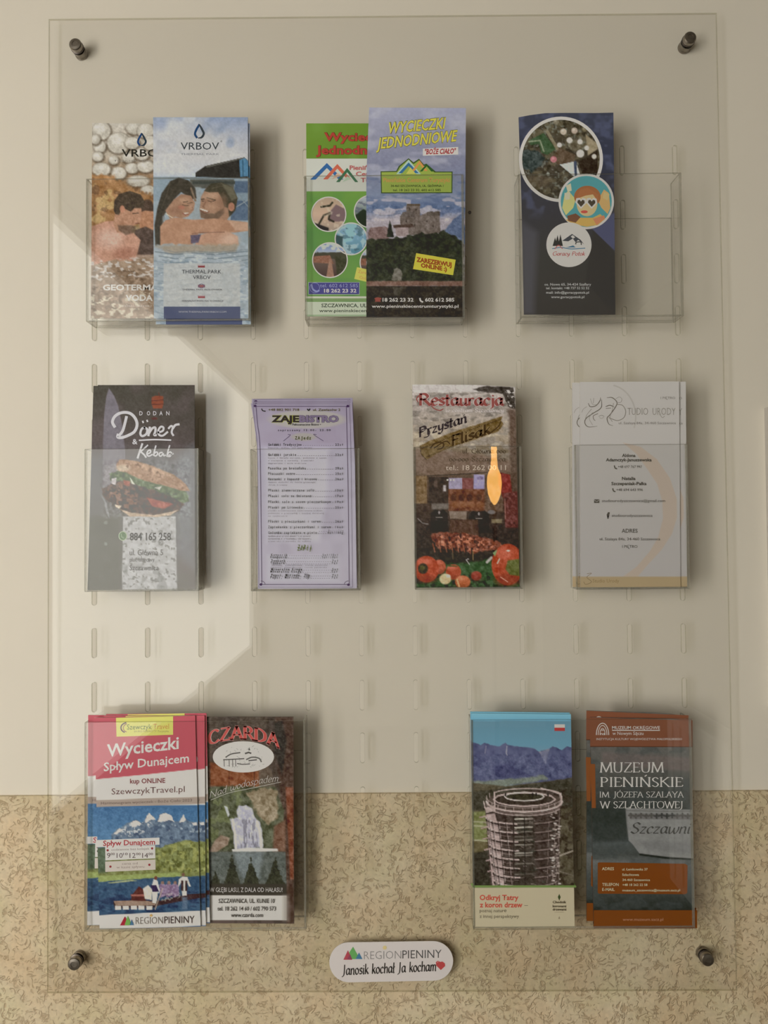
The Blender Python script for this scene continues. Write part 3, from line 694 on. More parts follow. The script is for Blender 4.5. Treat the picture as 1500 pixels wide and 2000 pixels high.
def art_thermal():
    a=Art([(299,229),(300.5,622)],[(484,229),(486,622)],Y1,(150,200,4.1667))
    a.grad([(120,(135,150,185)),(260,(168,172,190)),(430,(188,185,190)),(600,(178,185,200)),(700,(150,165,180))])
    a.spots(150,.5,(196,194,196),seed=2,soft=.25,alpha=.8,mask=np.clip((600-a.Y)/40,0,1)); a.spots(110,.56,(108,132,178),seed=6,soft=.2,alpha=.7,mask=np.clip((420-a.Y)/60,0,1))
    a.ell(1000,360,230,150,(192,188,190),soft=140,alpha=.8)
    a.poly([(620,605),(1400,605),(1400,800),(620,800)],(140,160,180),soft=4); a.rect(620,608,975,616,(120,130,140))
    a.poly([(965,572),(1045,518),(1365,446),(1390,470),(1395,620),(965,606)],(58,50,48),soft=4); a.poly([(1045,518),(1365,446),(1368,456),(1060,532)],(95,90,85),soft=3)
    a.poly([(1322,470),(1368,452),(1396,480),(1396,600),(1330,606)],(78,128,170),soft=4); a.line([(1352,470),(1354,600)],6,(40,70,95))
    a.rect(920,625,1280,700,(92,90,86),soft=6); a.rect(940,640,1290,665,(65,68,66),soft=6)
    a.poly([(1290,640),(1400,640),(1400,960),(1250,960)],(82,104,138),soft=6,tex=14); a.rect(1300,735,1400,800,(125,145,165),soft=8)
    a.line([(1300,850),(1400,790)],7,(150,160,170)); a.line([(1320,760),(1395,850)],6,(140,152,165))
    a.rect(940,690,1010,960,(150,160,170),soft=12)
    # woman
    hair=(66,55,46)
    a.poly([(640,1190),(632,1000),(655,860),(690,740),(760,640),(830,612),(910,635),(965,700),(975,780),(935,790),(850,730),(790,790),(750,860),(700,930),(690,1180)],hair,soft=8,tex=14,ts=16)
    a.poly([(720,880),(790,790),(850,745),(930,760),(962,820),(950,880),(905,930),(850,945),(800,930),(760,950)],(172,122,95),soft=8,tex=8,ts=40)
    a.ell(850,855,28,16,(190,105,85),soft=10,alpha=.7); a.line([(900,822),(940,815)],7,(90,62,50)); a.line([(870,905),(905,900)],9,(225,205,190))
    a.line([(930,700),(965,800)],16,(130,105,85)); a.line([(725,905),(780,940)],7,(215,195,170))
    # man
    a.poly([(1010,770),(1050,700),(1120,670),(1200,700),(1240,780),(1260,900),(1220,960),(1100,960),(1010,940),(1000,870)],(172,124,98),soft=8,tex=8,ts=40)
    a.poly([(1000,870),(1010,935),(1060,955),(1150,950),(1200,900),(1195,860),(1120,905),(1050,900)],(110,82,66),soft=12,alpha=.85)
    a.poly([(1035,720),(1090,660),(1180,650),(1270,690),(1310,780),(1290,880),(1240,935),(1232,860),(1200,850),(1180,780),(1150,730),(1080,735)],(72,62,46),soft=7,tex=12,ts=14)
    a.poly([(1180,660),(1270,690),(1305,780),(1260,800)],(120,112,92),soft=16,alpha=.7)
    a.ell(1258,850,26,36,(185,120,95),soft=5); a.line([(1060,775),(1125,795)],10,(78,58,45)); a.line([(1010,868),(1060,885)],10,(230,215,205)); a.line([(1050,810),(1030,850)],8,(150,100,78))
    # light and features on the two faces
    a.ell(880,800,46,26,(196,148,118),soft=26,alpha=.7); a.ell(930,860,16,26,(190,138,110),soft=12,alpha=.7); a.line([(868,812),(905,806)],6,(80,56,44)); a.line([(860,834),(890,842),(912,836)],5,(84,58,46)); a.line([(938,850),(948,872),(930,880)],5,(140,92,72)); a.line([(862,902),(885,918),(912,908)],6,(150,70,62)); a.ell(800,880,40,30,(150,100,78),soft=26,alpha=.6); a.line([(760,650),(730,760),(690,860)],7,(96,82,66),alpha=.6); a.line([(840,640),(800,700),(740,790)],6,(92,78,64),alpha=.5); a.line([(690,900),(670,1040),(660,1160)],10,(52,44,38),alpha=.8); a.line([(716,880),(700,1000),(690,1100)],6,(88,74,60),alpha=.6)
    a.ell(1090,760,60,26,(198,152,124),soft=30,alpha=.7); a.ell(1100,850,34,22,(188,138,110),soft=18,alpha=.7); a.line([(1066,800),(1092,808),(1118,802)],5,(72,52,42)); a.line([(1014,790),(1036,786)],8,(78,58,46)); a.line([(1016,802),(1034,806)],5,(72,52,42)); a.line([(1046,812),(1022,848),(1040,858)],6,(146,98,76)); a.line([(1008,880),(1036,902),(1078,890)],6,(120,66,56)); a.ell(1190,820,36,70,(150,104,82),soft=30,alpha=.5); a.line([(1100,700),(1180,680),(1260,720)],7,(110,98,78),alpha=.6)
    # arms and shoulders
    a.poly([(680,1190),(678,1010),(720,960),(800,935),(860,945),(950,955),(1120,945),(1390,975),(1398,1045),(1280,1060),(1080,1060),(990,1070),(940,1160)],(188,132,102),soft=7,tex=10,ts=60)
    a.poly([(1230,960),(1398,980),(1398,1045),(1290,1040)],(205,160,135),soft=12,alpha=.8)
    a.poly([(950,1180),(1000,1080),(1110,1045),(1230,1050),(1310,1090),(1320,1190)],(196,142,116),soft=8,tex=10,ts=60)
    a.ell(1240,1120,70,50,(215,172,150),soft=50,alpha=.8); a.line([(940,1070),(1010,1060),(1200,1055)],9,(135,85,68),alpha=.7)
    a.poly([(925,1080),(1010,1075),(990,1140),(930,1150)],(90,75,105),soft=8,tex=18,ts=12)
    # water
    a.poly([(620,1170),(760,1150),(1000,1165),(1398,1160),(1400,1780),(620,1780)],(160,172,186),soft=16,rough=12,tex=14,ts=60,seed=6)
    a.poly([(640,1170),(1320,1150),(1290,1215),(760,1230)],(165,140,115),soft=26,alpha=.75,rough=10)
    for k,(y,al) in enumerate([(1215,.8),(1250,.7),(1285,.6),(1200,.4),(1325,.4)]): a.line([(640+30*k,y),(800,y+22),(960,y+10),(1120,y+24),(1390,y-4)],7,(82,100,122),alpha=al,soft=8)
    for k in range(9): a.line([(628,1290+52*k),(760,1310+52*k),(900,1290+48*k)],7,(120,140,165),alpha=.75,soft=9)
    a.spots(40,.62,(196,200,206),seed=14,alpha=.7,sy=2.4,mask=np.clip((a.Y-1200)/40,0,1))
    a.spots(44,.64,(112,135,162),seed=15,alpha=.5,sy=2.8,mask=np.clip((a.Y-1250)/40,0,1))
    a.rect(705,1310,1330,1662,(188,186,186),alpha=.72,soft=4)
    a.line([(1190,1400),(1200,1500),(1260,1560),(1240,1640)],22,(170,176,182),alpha=.6,soft=14); a.ell(1240,1450,60,70,(174,178,184),soft=26,alpha=.6)
    a.vrect(708,1662,1330,1760,(76,82,124))
    drop(a,998,238,58)
    a.text('VRBOV',845,1158,384,58,(58,62,72),bold=.0); a.text('®',1168,1184,324,14,(70,74,84))
    a.text('THERMAL PARK',845,1160,428,14,(125,128,140))
    for y,c in ((1322,(150,45,55)),(1484,(150,80,85)),(1570,(165,60,70))): a.vrect(986,y,1042,y+22,c); a.vrect(988,y,1040,y+8,(176,150,160)) if y!=1484 else a.vring(1014,y+10,24,18,5,(95,80,130))
    a.text('THERMAL PARK',855,1175,1392,30,(70,70,84)); a.text('VRBOV',946,1088,1438,30,(70,70,84))
    a.text('THERMAL PARK IN SLOVAKIA',858,1182,1530,13,(95,95,110)); a.text('TERMALNY PARK NA SŁOWACJI',852,1190,1622,13,(95,95,110))
    a.text('WWW.THERMALPARKVRBOV.COM',828,1216,1712,15,(165,165,185))
    a.grain(7)
    return a.build('leaflet','blue thermal bath leaflet with an embracing couple in a pool, front one','leaflet',THERM,M_PAPER_DARK)

def mini_scene(a,cx,cy,r,kind,seed):
    m=a.mell(cx,cy,r,r,4); a.clip=m
    if kind==0:
        a.grad([(cy-r,(165,140,110)),(cy,(190,155,125)),(cy+r,(150,130,110))]); a.poly([(cx,cy-10),(cx+60,cy-80),(cx+r,cy-40),(cx+r,cy+60),(cx,cy+60)],(118,95,92),soft=8)
        a.line([(cx-90,cy+100),(cx-40,cy+10),(cx+10,cy-10),(cx,cy+40),(cx+40,cy+60)],16,(60,58,40),soft=6); a.line([(cx-60,cy-60),(cx+10,cy-70),(cx+30,cy-95)],16,(58,60,38)); a.spots(26,.6,(196,178,150),seed=seed,alpha=.5); a.poly([(cx-r,cy+60),(cx,cy+110),(cx,cy+r),(cx-r,cy+r)],(52,50,42),soft=8)
    elif kind==1:
        a.grad([(cy-r,(120,150,170)),(cy,(100,145,165)),(cy+r,(75,125,140))]); a.spots(40,.5,(150,175,185),seed=seed,alpha=.8); a.poly([(cx-40,cy-120),(cx+60,cy-120),(cx+10,cy+20),(cx-60,cy+30)],(122,168,188),soft=14); a.poly([(cx-r,cy-40),(cx-60,cy-20),(cx-70,cy+80),(cx-r,cy+60)],(60,82,78),soft=8,rough=8); a.spots(24,.6,(60,92,98),seed=seed+1,alpha=.6)
    elif kind==2:
        a.grad([(cy-r,(90,115,160)),(cy-60,(150,160,180)),(cy-50,(110,95,80)),(cy+r,(75,60,48))]); a.spots(40,.5,(185,188,195),seed=seed,alpha=.8,mask=np.clip((cy-60-a.Y)/20,0,1),sy=2)
        a.poly([(cx-r,cy-60),(cx+r,cy-70),(cx+r,cy+20),(cx+40,cy-10),(cx-r,cy-10)],(72,72,50),soft=6,rough=10); a.poly([(cx-r,cy-30),(cx,cy-40),(cx+30,cy+30),(cx-r,cy+20)],(135,90,65),soft=6,tex=20,ts=12); a.poly([(cx-30,cy+r),(cx-5,cy-10),(cx+10,cy-10),(cx+35,cy+r)],(150,110,85),soft=5,tex=14,ts=10)
        a.poly([(cx+40,cy-30),(cx+r,cy-40),(cx+r,cy+r),(cx+60,cy+r)],(66,68,42),soft=8,tex=14,ts=14)
    else:
        a.grad([(cy-r,(170,172,180)),(cy,(110,125,110)),(cy+r,(60,75,50))]); a.spots(30,.5,(90,95,110),seed=seed,alpha=.7,sy=3); a.poly([(cx-r,cy+40),(cx-60,cy-20),(cx,cy+20),(cx,cy+r),(cx-r,cy+r)],(45,60,38),soft=8,rough=8)
    a.clip=None; a.vring(cx,cy,r+4,r+4,9,(205,205,170))
def art_green():
    a=Art([(598,241),(599.5,618)],[(786,241),(787,618)],Y1+0.006,(570,190,4.1667))
    a.fill((98,132,44)); a.grad([(210,(98,132,40)),(500,(96,130,42))]); a.grad([(765,(102,148,52)),(1100,(84,134,58)),(1500,(96,142,56)),(1790,(92,138,62))],mask=np.clip((a.Y-765)/3,0,1))
    a.spots(200,.55,(66,120,62),seed=4,soft=.3,alpha=.5,mask=np.clip((a.Y-765)/3,0,1)); a.spots(150,.6,(110,150,60),seed=8,soft=.3,alpha=.4)
    a.rect(90,500,1000,765,(176,184,158),soft=3)
    def mt(x,y,w,h,c,c2): a.vp([(x,y),(x+w*.5,y-h),(x+w,y),(x+w*.86,y),(x+w*.5,y-h*.70),(x+w*.16,y)],c); a.vp([(x+w*.30,y),(x+w*.5,y-h*.42),(x+w*.70,y-h*.2),(x+w*.6,y-h*.2)],c2)
    mt(150,670,270,135,(58,100,150),(170,180,185)); mt(255,668,230,125,(196,92,62),(206,150,120)); mt(360,690,180,115,(64,105,70),(150,170,140))
    a.text('Wycieczki',262,790,354,64,(168,66,48),bold=.035,out=(70,60,30),outw=.015); a.text('Jednodniowe',196,860,462,66,(168,66,48),bold=.035,out=(70,60,30),outw=.015)
    for t,y,x in (('Pienińskie',590,470),('Centrum',640,520),('Turystyki',690,560)): a.text(t,x,x+250,y,34,(176,92,84),bold=.03)
    mini_scene(a,300,952,140,0,3); mini_scene(a,640,930,132,3,7); mini_scene(a,482,1152,130,1,11); mini_scene(a,310,1325,142,2,15); mini_scene(a,690,1345,135,2,19)
    a.vp([(530,1382),(700,1420),(680,1520),(508,1478)],(206,176,62)); a.text('Zarezerwuj',540,700,1428,24,(190,130,60),rise=-.2); a.text('Online',550,650,1475,22,(190,130,60),rise=-.2)
    a.vrect(134,1504,552,1606,(150,160,140)); a.vrect(138,1508,548,1602,(72,72,130))
    a.vring(186,1550,42,42,4,(120,125,170),seg=24); a.stroke([(160,1525),(170,1560),(200,1580),(222,1572)],14,(125,130,175))
    a.text('tel. 602 612 585',230,538,1546,28,(135,138,175)); a.text('18 262 23 32',262,526,1588,28,(190,190,190),bold=.03)
    a.vrect(112,1620,1000,1636,(176,186,150)); a.vrect(112,1636,1000,1658,(112,140,80)); a.vrect(112,1664,1000,1770,(170,182,148)); a.rect(90,1770,1000,1800,(140,160,120))
    a.text('SZCZAWNICA, UL. GŁÓWNA 1',240,860,1708,28,(58,72,48),bold=.02); a.text('www.pieninskiecentrumturystyki.pl',222,930,1748,24,(58,72,48),bold=.015)
    return a.build('leaflet','bright green day trip leaflet with round photos, half covered by the castle one','leaflet','leaflets in the top centre pocket',M_PAPER)
def art_castle():
    a=Art([(721,210),(715.5,345),(715.5,619)],[(910,211),(907,619)],Y1,(570,190,4.1667))
    a.grad([(90,(150,150,172)),(300,(138,138,160)),(560,(120,122,148)),(800,(118,130,160)),(900,(88,108,148)),(1000,(172,160,168)),(1100,(150,140,150))])
    a.spots(120,.52,(168,166,178),seed=3,soft=.25,alpha=.6,sy=2,mask=np.clip((800-a.Y)/60,0,1)); a.spots(90,.55,(86,104,146),seed=5,soft=.15,alpha=.7,sy=3,mask=np.clip((a.Y-600)/100,0,1)*np.clip((1020-a.Y)/60,0,1)); a.spots(80,.58,(185,172,178),seed=8,alpha=.7,sy=3,mask=np.clip((a.Y-780)/60,0,1))
    a.poly([(1230,1090),(1330,980),(1400,930),(1420,1200),(1300,1150)],(88,104,140),soft=10,rough=12)
    st=(112,98,92)
    a.poly([(930,880),(1040,872),(1045,960),(1095,940),(1200,930),(1210,1100),(1120,1120),(960,1120),(880,1030),(878,975),(905,935),(935,930)],st,soft=4,rough=3,tex=24,ts=22)
    a.poly([(878,975),(905,935),(1000,930),(1000,975)],(96,84,80),soft=4); a.poly([(1100,935),(1205,925),(1210,960),(1100,965)],(92,80,74),soft=3,rough=6,rs=14); a.rect(935,868,1045,884,(92,76,62),soft=3)
    for x,y in ((960,910),(1010,915),(930,1010),(1000,1040),(1100,1010),(1150,1050)): a.ell(x,y,6,9,(66,56,52),soft=3)
    a.poly([(620,1100),(640,1060),(760,1050),(790,1070),(790,1150),(620,1160)],(128,100,98),soft=4,tex=20,ts=16); a.poly([(840,1060),(950,1050),(950,1130),(850,1130)],(150,128,128),soft=4,tex=10); a.poly([(820,1040),(980,1030),(1000,1056),(830,1064)],(80,60,54),soft=3)
    a.poly([(600,1160),(760,1150),(900,1140),(1010,1110),(1190,1100),(1230,1075),(1310,1120),(1370,1160),(1400,1200),(1400,1510),(600,1510)],(46,50,38),soft=8,rough=16,rs=34,tex=12,ts=40)
    a.poly([(768,1140),(798,1005),(832,1140)],(44,50,40),soft=5,rough=6,rs=14)
    a.spots(46,.58,(64,66,46),seed=17,alpha=.6,mask=np.clip((a.Y-1150)/30,0,1)*np.clip((1490-a.Y)/30,0,1))
    a.poly([(812,1490),(830,1400),(862,1384),(900,1420),(892,1495),(850,1492)],(112,106,96),soft=6,rough=8,rs=16,tex=16,ts=12)
    a.rect(600,1496,1420,1536,(125,90,78),soft=7,rough=4,tex=16,ts=30); a.rect(600,1536,1420,1800,(52,44,38),soft=6,tex=8); a.poly([(820,1545),(900,1545),(880,1620),(830,1610)],(74,68,60),soft=10,rough=8)
    gold=(196,180,52)
    a.text('WYCIECZKI',776,1240,295,86,gold,bold=.02,slant=.16,rise=.09,out=(78,72,40),outw=.025); a.text('JEDNODNIOWE',690,1336,420,86,gold,bold=.02,slant=.16,rise=.10,out=(78,72,40),outw=.025)
    a.vp([(1066,418),(1354,404),(1354,466),(1066,476)],(196,190,186)); a.text('"BOŻE CIAŁO"',1078,1330,464,40,(168,46,50),bold=.03,slant=.15,rise=.03)
    a.vp([(722,602),(850,600),(870,560),(950,496),(990,530),(1035,500),(1075,548),(1095,540),(1170,604),(1308,604),(1306,780),(726,782)],(62,84,44))
    a.vp([(730,610),(856,608),(880,566),(950,506),(990,544),(1036,512),(1072,560),(1095,552),(1160,612),(1300,612),(1298,772),(734,774)],(138,158,58))
    def mt(x,y,w,h,c): a.vp([(x,y),(x+w*.5,y-h),(x+w,y),(x+w*.82,y),(x+w*.5,y-h*.68),(x+w*.18,y)],c)
    mt(850,625,200,118,(150,178,168)); mt(868,618,165,88,(52,105,150)); mt(975,600,130,86,(206,130,62)); mt(1040,604,115,62,(48,92,48)); a.vp([(930,624),(965,570),(1010,624)],(180,176,70))
    a.text('Pienińskie Centrum Turystyki',744,1286,690,34,(196,130,64),bold=.015); a.text('34-460 SZCZAWNICA, UL. GŁÓWNA 1',806,1234,730,18,(64,78,40),bold=.02); a.text('tel. 18 262 23 32, 602 612 585',822,1212,764,18,(64,78,40),bold=.02)
    a.vp([(1012,1268),(1334,1322),(1312,1448),(986,1398)],(205,180,40)); a.text('ZAREZERWUJ',1014,1300,1336,34,(158,60,30),bold=.05,rise=-.155); a.text('ONLINE :)',1050,1262,1382,32,(158,60,30),bold=.05,rise=-.155)
    a.stroke([(676,1640),(700,1634),(726,1640)],12,(150,66,58)); a.vp([(682,1640),(716,1640),(724,1664),(676,1664)],(150,66,58))
    a.text('18 262 23 32',738,990,1662,28,(205,198,190),bold=.03); a.stroke([(1042,1636),(1048,1656),(1066,1666)],13,(205,198,190)); a.text('602 612 585',1084,1322,1662,28,(205,198,190),bold=.03)
    a.text('www.pieninskiecentrumturystyki.pl',650,1356,1712,24,(212,205,196),bold=.02)
    a.grain(11,mask=np.clip((a.Y-860)/30,0,1)); a.grain(4)
    return a.build('leaflet','one day trip leaflet with yellow title over a hilltop castle, tallest at the top centre','leaflet','leaflets in the top centre pocket',M_PAPER_DARK)

def art_navy():
    a=Art([(1013,229),(1019,400),(1023.5,614)],[(1198,220),(1202,614)],Y1,(990,190,4.1667),top=[(0,0),(.12,-3),(.28,-5.5),(.5,-4),(.8,-1),(1,0)])
    a.grad([(120,(62,64,78)),(500,(56,58,74)),(900,(60,58,64)),(1300,(62,60,58)),(1770,(60,56,54))]); a.spots(70,.55,(80,84,112),seed=3,soft=.2,alpha=.6,mask=np.clip((1000-a.Y)/100,0,1)); a.spots(40,.62,(78,82,106),seed=5,soft=.2,alpha=.5,mask=np.clip((700-a.Y)/100,0,1))
    a.poly([(690,1070),(900,920),(900,1270)],(74,76,104),soft=6); a.poly([(700,1080),(880,1260),(880,1770),(640,1500)],(58,55,54),soft=10); a.poly([(110,1000),(250,1100),(220,1770),(130,1770)],(84,82,92),soft=60,alpha=.6)
    # aerial photo
    a.clip=a.mell(440,505,322,328,4); a.fill((74,66,54)); a.grad([(180,(80,72,56)),(500,(70,62,52)),(830,(66,58,46))])
    a.spots(46,.5,(98,88,66),seed=9,alpha=.7,tex=0) if False else a.spots(46,.5,(98,88,66),seed=9,alpha=.7); a.spots(26,.58,(52,46,38),seed=10,alpha=.7); a.spots(22,.64,(118,122,110),seed=12,alpha=.6)
    a.poly([(180,350),(300,290),(400,420),(330,470),(280,450),(260,380),(190,390)],(62,84,56),soft=6); a.poly([(120,440),(260,430),(320,520),(200,620),(120,560)],(60,68,66),soft=12,rough=20,tex=24,ts=18)
    a.line([(180,360),(270,350),(300,440)],12,(122,130,102)); a.line([(330,280),(410,420)],26,(120,108,84)); a.poly([(640,300),(740,380),(740,560),(660,480)],(140,124,96),soft=10)
    a.poly([(350,500),(430,410),(560,470),(540,540),(420,550)],(92,74,58),soft=10,tex=16); a.poly([(580,530),(740,420),(740,640),(620,640)],(54,44,36),soft=8); a.ell(548,390,24,24,(54,44,34),soft=5); a.ell(548,390,50,46,(130,118,90),soft=8,alpha=.4)
    a.poly([(430,548),(560,520),(600,640),(540,640)],(170,178,186),soft=4); a.line([(556,530),(562,640)],22,(58,66,86)); a.ell(260,680,100,50,(96,80,62),soft=40,alpha=.6)
    for x,y,r,c in ((460,280,26,(168,152,132)),(550,272,26,(160,140,122)),(510,350,24,(180,172,158)),(595,362,22,(182,172,156)),(428,388,20,(184,178,168)),(650,412,20,(178,170,156)),(598,458,32,(180,174,162)),(710,482,20,(184,168,148)),(380,505,26,(176,102,108)),(630,262,18,(110,98,72)),(335,625,14,(128,130,118)),(400,200,22,(120,110,90))): a.ell(x,y,r,r,c,soft=6); a.ell(x-r*.2,y-r*.3,r*.4,r*.4,tuple(min(230,v+25) for v in c),soft=6)
    a.clip=None; a.vring(440,505,342,348,26,(196,186,172))
    a.vell(646,848,226,226,(196,186,172))
    # child with heart glasses: vector picture disc over the ring
    a.vell(646,848,208,208,(66,138,142))
    b=lambda pts,c: a.vp(pts,c)
    b([(450,900),(470,790),(500,760),(560,830),(540,900),(480,960)],(214,168,92)); b([(842,900),(830,780),(790,750),(740,840),(770,900),(820,950)],(206,140,78))
    a.vell(655,810,108,90,(150,88,50)); a.vell(652,870,84,98,(222,150,98)); b([(560,830),(600,750),(660,735),(740,790),(750,860),(700,790),(640,800)],(158,92,52))
    b([(480,1000),(560,950),(600,980),(700,980),(760,950),(800,990),(740,1040),(650,1054),(550,1035)],(208,140,62)); b([(490,965),(560,945),(600,975),(560,1020),(500,1005)],(112,72,52)); b([(700,990),(790,960),(800,985),(730,1040)],(200,110,72))
    for hx in (603,690):
        a.vp([(hx,908),(hx-46,856),(hx-38,822),(hx-12,818),(hx,832),(hx+14,818),(hx+40,826),(hx+46,860)],(228,222,168)); a.vp([(hx,892),(hx-30,856),(hx-26,838),(hx-10,834),(hx,848),(hx+12,834),(hx+28,840),(hx+30,860)],(72,62,52))
    a.vell(630,932,28,12,(190,72,60)); b([(468,780),(515,770),(512,830),(476,836)],(228,196,128)); b([(790,770),(836,790),(820,840),(780,820)],(216,150,92)); b([(480,720),(520,700),(528,760),(495,770)],(176,190,130))
    a.vell(505,1200,184,182,(198,188,176))
    for x,y,h in ((392,1210,70),(412,1210,90),(436,1210,95)): b([(x-20,y),(x,y-h),(x+20,y)],(56,54,52))
    b([(450,1168),(530,1112),(600,1160),(628,1196),(580,1160),(560,1180),(536,1150),(500,1172)],(66,68,74)); b([(520,1132),(536,1122),(556,1140),(540,1150),(528,1142)],(198,188,176))
    a.stroke([(560,1196),(566,1180),(600,1178),(606,1200)],8,(66,64,62)); a.stroke([(370,1232),(440,1222),(520,1234),(636,1228)],7,(66,110,140)); b([(480,1222),(540,1206),(560,1222)],(52,100,130)); a.stroke([(390,1234),(420,1204),(452,1232)],6,(176,74,70))
    a.text('Goracy Potok',370,634,1288,32,(172,62,60),font='pen',slant=.25,nib=(.13,.09,30))
    for x0,x1,y,t in ((306,686,1532,'os. Nowe 65, 34-424 Szaflary'),(318,670,1562,'tel. kontakt: +48 737 52 52 52'),(320,668,1598,'mail: info@goracypotok.pl'),(360,630,1634,'www.goracypotok.pl')): a.text(t,x0,x1,y,19,(168,164,158),bold=.01)
    a.grain(10,mask=a.mell(440,505,322,328,4))
    return a.build('leaflet','navy leaflet with round aerial photo, child in heart sunglasses and a white round logo','leaflet',None,M_PAPER_DARK)

def art_doner():
    a=Art([(191,752),(179.5,1152)],[(380,752),(381,1152)],Y1,(130,690,4.0806),veil=.045)
    a.grad([(245,(88,84,78)),(700,(98,88,88)),(900,(112,110,116)),(1300,(112,108,106)),(1900,(112,104,98))]); a.spots(160,.5,(112,98,100),seed=3,soft=.3,alpha=.5); a.poly([(1020,740),(1020,1700),(880,1600),(860,1000),(900,820)],(130,132,142),soft=90,alpha=.6,tex=14)
    a.poly([(180,1300),(430,1300),(440,1900),(180,1900)],(100,98,88),soft=60,alpha=.8)
    a.poly([(338,278),(380,340),(412,420),(440,560),(466,760),(470,1000),(290,1070),(290,700),(300,480),(318,340)],(130,122,132),soft=6,tex=8,ts=60); a.poly([(300,900),(470,860),(470,1000),(290,1070)],(150,140,145),soft=20,alpha=.6)
    # board
    a.poly([(450,1300),(870,1300),(880,1890),(442,1888)],(186,182,180),soft=4,rough=3,tex=22,ts=26,seed=11); a.spots(20,.64,(120,116,114),seed=13,alpha=.8,mask=a.mpoly([(450,1310),(870,1310),(880,1890),(442,1888)],4)); a.spots(60,.58,(140,138,136),seed=14,alpha=.6,mask=a.mpoly([(442,1690),(880,1650),(880,1890),(442,1888)],40))
    # kebab
    a.poly([(330,960),(430,930),(560,960),(760,1040),(960,1110),(980,1180),(900,1200),(760,1130),(520,1040),(350,1010)],(92,112,74),soft=8,rough=14,rs=30,tex=26,ts=18)
    a.poly([(280,1080),(420,1010),(600,1060),(820,1140),(950,1200),(900,1260),(700,1300),(500,1290),(380,1220),(300,1150)],(92,66,60),soft=8,rough=12,tex=34,ts=20,seed=4)
    a.spots(26,.55,(150,104,84),seed=17,alpha=.8,mask=a.mpoly([(280,1080),(420,1020),(560,1100),(560,1240),(400,1230)],14)); a.spots(18,.6,(58,40,38),seed=19,alpha=.7,mask=a.mpoly([(290,1080),(900,1120),(860,1270),(400,1270)],14))
    a.poly([(395,890),(420,845),(500,850),(640,880),(760,930),(860,970),(950,1040),(985,1100),(900,1090),(760,1050),(600,1010),(470,950),(410,935)],(176,128,96),soft=8,rough=5,tex=18,ts=40); a.ell(450,915,55,26,(214,190,160),soft=16,alpha=.8); a.poly([(520,860),(760,930),(860,985),(700,960),(540,900)],(205,160,125),soft=26,alpha=.7); a.spots(20,.66,(120,74,50),seed=23,alpha=.7,mask=a.mpoly([(395,890),(420,845),(640,880),(985,1100),(760,1050)],8))
    a.poly([(640,1150),(720,1170),(850,1200),(780,1240),(680,1220)],(178,82,66),soft=7); a.poly([(450,1010),(510,1020),(500,1060),(460,1050)],(172,84,66),soft=6); a.poly([(700,1070),(760,1060),(740,1090)],(196,190,176),soft=5); a.poly([(360,1000),(400,990),(390,1050),(360,1040)],(202,190,190),soft=4); a.poly([(500,980),(550,1050),(520,1040)],(206,206,180),soft=4)
    a.poly([(420,1240),(520,1270),(700,1290),(880,1250),(910,1240),(830,1290),(700,1305),(500,1300)],(200,170,140),soft=7,rough=4,tex=12); a.poly([(385,1205),(440,1215),(420,1240),(390,1225)],(225,200,170),soft=5); a.spots(24,.6,(110,134,90),seed=29,alpha=.9,mask=a.mpoly([(780,1090),(975,1130),(970,1190),(800,1130)],10))
    a.poly([(280,1140),(320,1190),(345,1320),(320,1280),(300,1190)],(160,155,158),soft=6,alpha=.8)
    for x,y in ((312,1350),(312,1520),(200,1370)): a.ell(x,y,15,15,(132,130,118),soft=9)
    # small meat cone
    a.poly([(680,350),(710,338),(770,342),(772,400),(762,440),(690,440),(676,400)],(158,84,66),soft=5); a.line([(676,380),(770,372)],5,(100,60,50)); a.line([(680,408),(768,404)],5,(100,60,50)); a.line([(735,315),(740,345)],5,(130,70,56)); a.ell(700,520,24,10,(110,66,52),soft=6)
    wh=(210,204,204)
    a.text('DODAN',580,820,494,32,wh,bold=.012) if False else [a.text(ch,x,x+26,494,32,wh,bold=.012) for ch,x in zip('DODAN',(580,640,690,740,794))]
    a.stroke([(385,588),(366,548),(386,502),(436,474),(500,476),(545,515),(562,570),(540,625),(490,655),(440,672),(408,668),(412,645)],23,wh); a.stroke([(478,504),(462,570),(446,620),(420,655)],22,wh)
    a.stroke([(625,592),(600,602),(588,640),(604,660),(636,642),(642,606),(618,590)],18,wh); a.stroke([(606,548),(612,546)],19,wh,smooth=False); a.stroke([(640,540),(646,538)],19,wh,smooth=False)
    a.stroke([(664,588),(652,658)],18,wh); a.stroke([(656,640),(682,600),(706,592),(708,620),(698,650),(716,652)],18,wh)
    a.stroke([(728,632),(766,618),(772,592),(750,586),(730,618),(738,650),(768,656),(806,626)],16,wh); a.stroke([(812,600),(832,580),(846,590),(838,630),(852,656)],16,wh); a.stroke([(846,600),(868,572),(898,566)],18,wh)
    a.stroke([(578,694),(700,688),(832,692)],12,wh); a.text('&',524,566,724,40,wh,bold=.02)
    a.stroke([(604,720),(584,780),(566,836)],16,wh); a.stroke([(648,732),(604,772),(590,786)],12,wh); a.stroke([(592,786),(616,806),(634,830)],14,wh)
    a.stroke([(640,806),(668,790),(666,772),(648,780),(640,806),(656,820),(684,806)],12,wh); a.stroke([(712,736),(700,780),(694,816)],12,wh); a.stroke([(696,800),(716,786),(726,800),(712,818),(694,812)],12,wh)
    a.stroke([(764,790),(744,794),(738,812),(752,820),(770,800),(774,816),(790,812)],12,wh); a.stroke([(822,734),(808,780),(800,822)],12,wh); a.stroke([(802,806),(824,786),(838,800),(824,822),(804,818),(852,800)],11,wh)
    a.vell(448,1456,34,38,(176,186,150)); a.vell(448,1456,28,32,(96,128,88)); a.stroke([(436,1440),(440,1464),(458,1472)],7,(140,160,120))
    dk=(72,68,66)
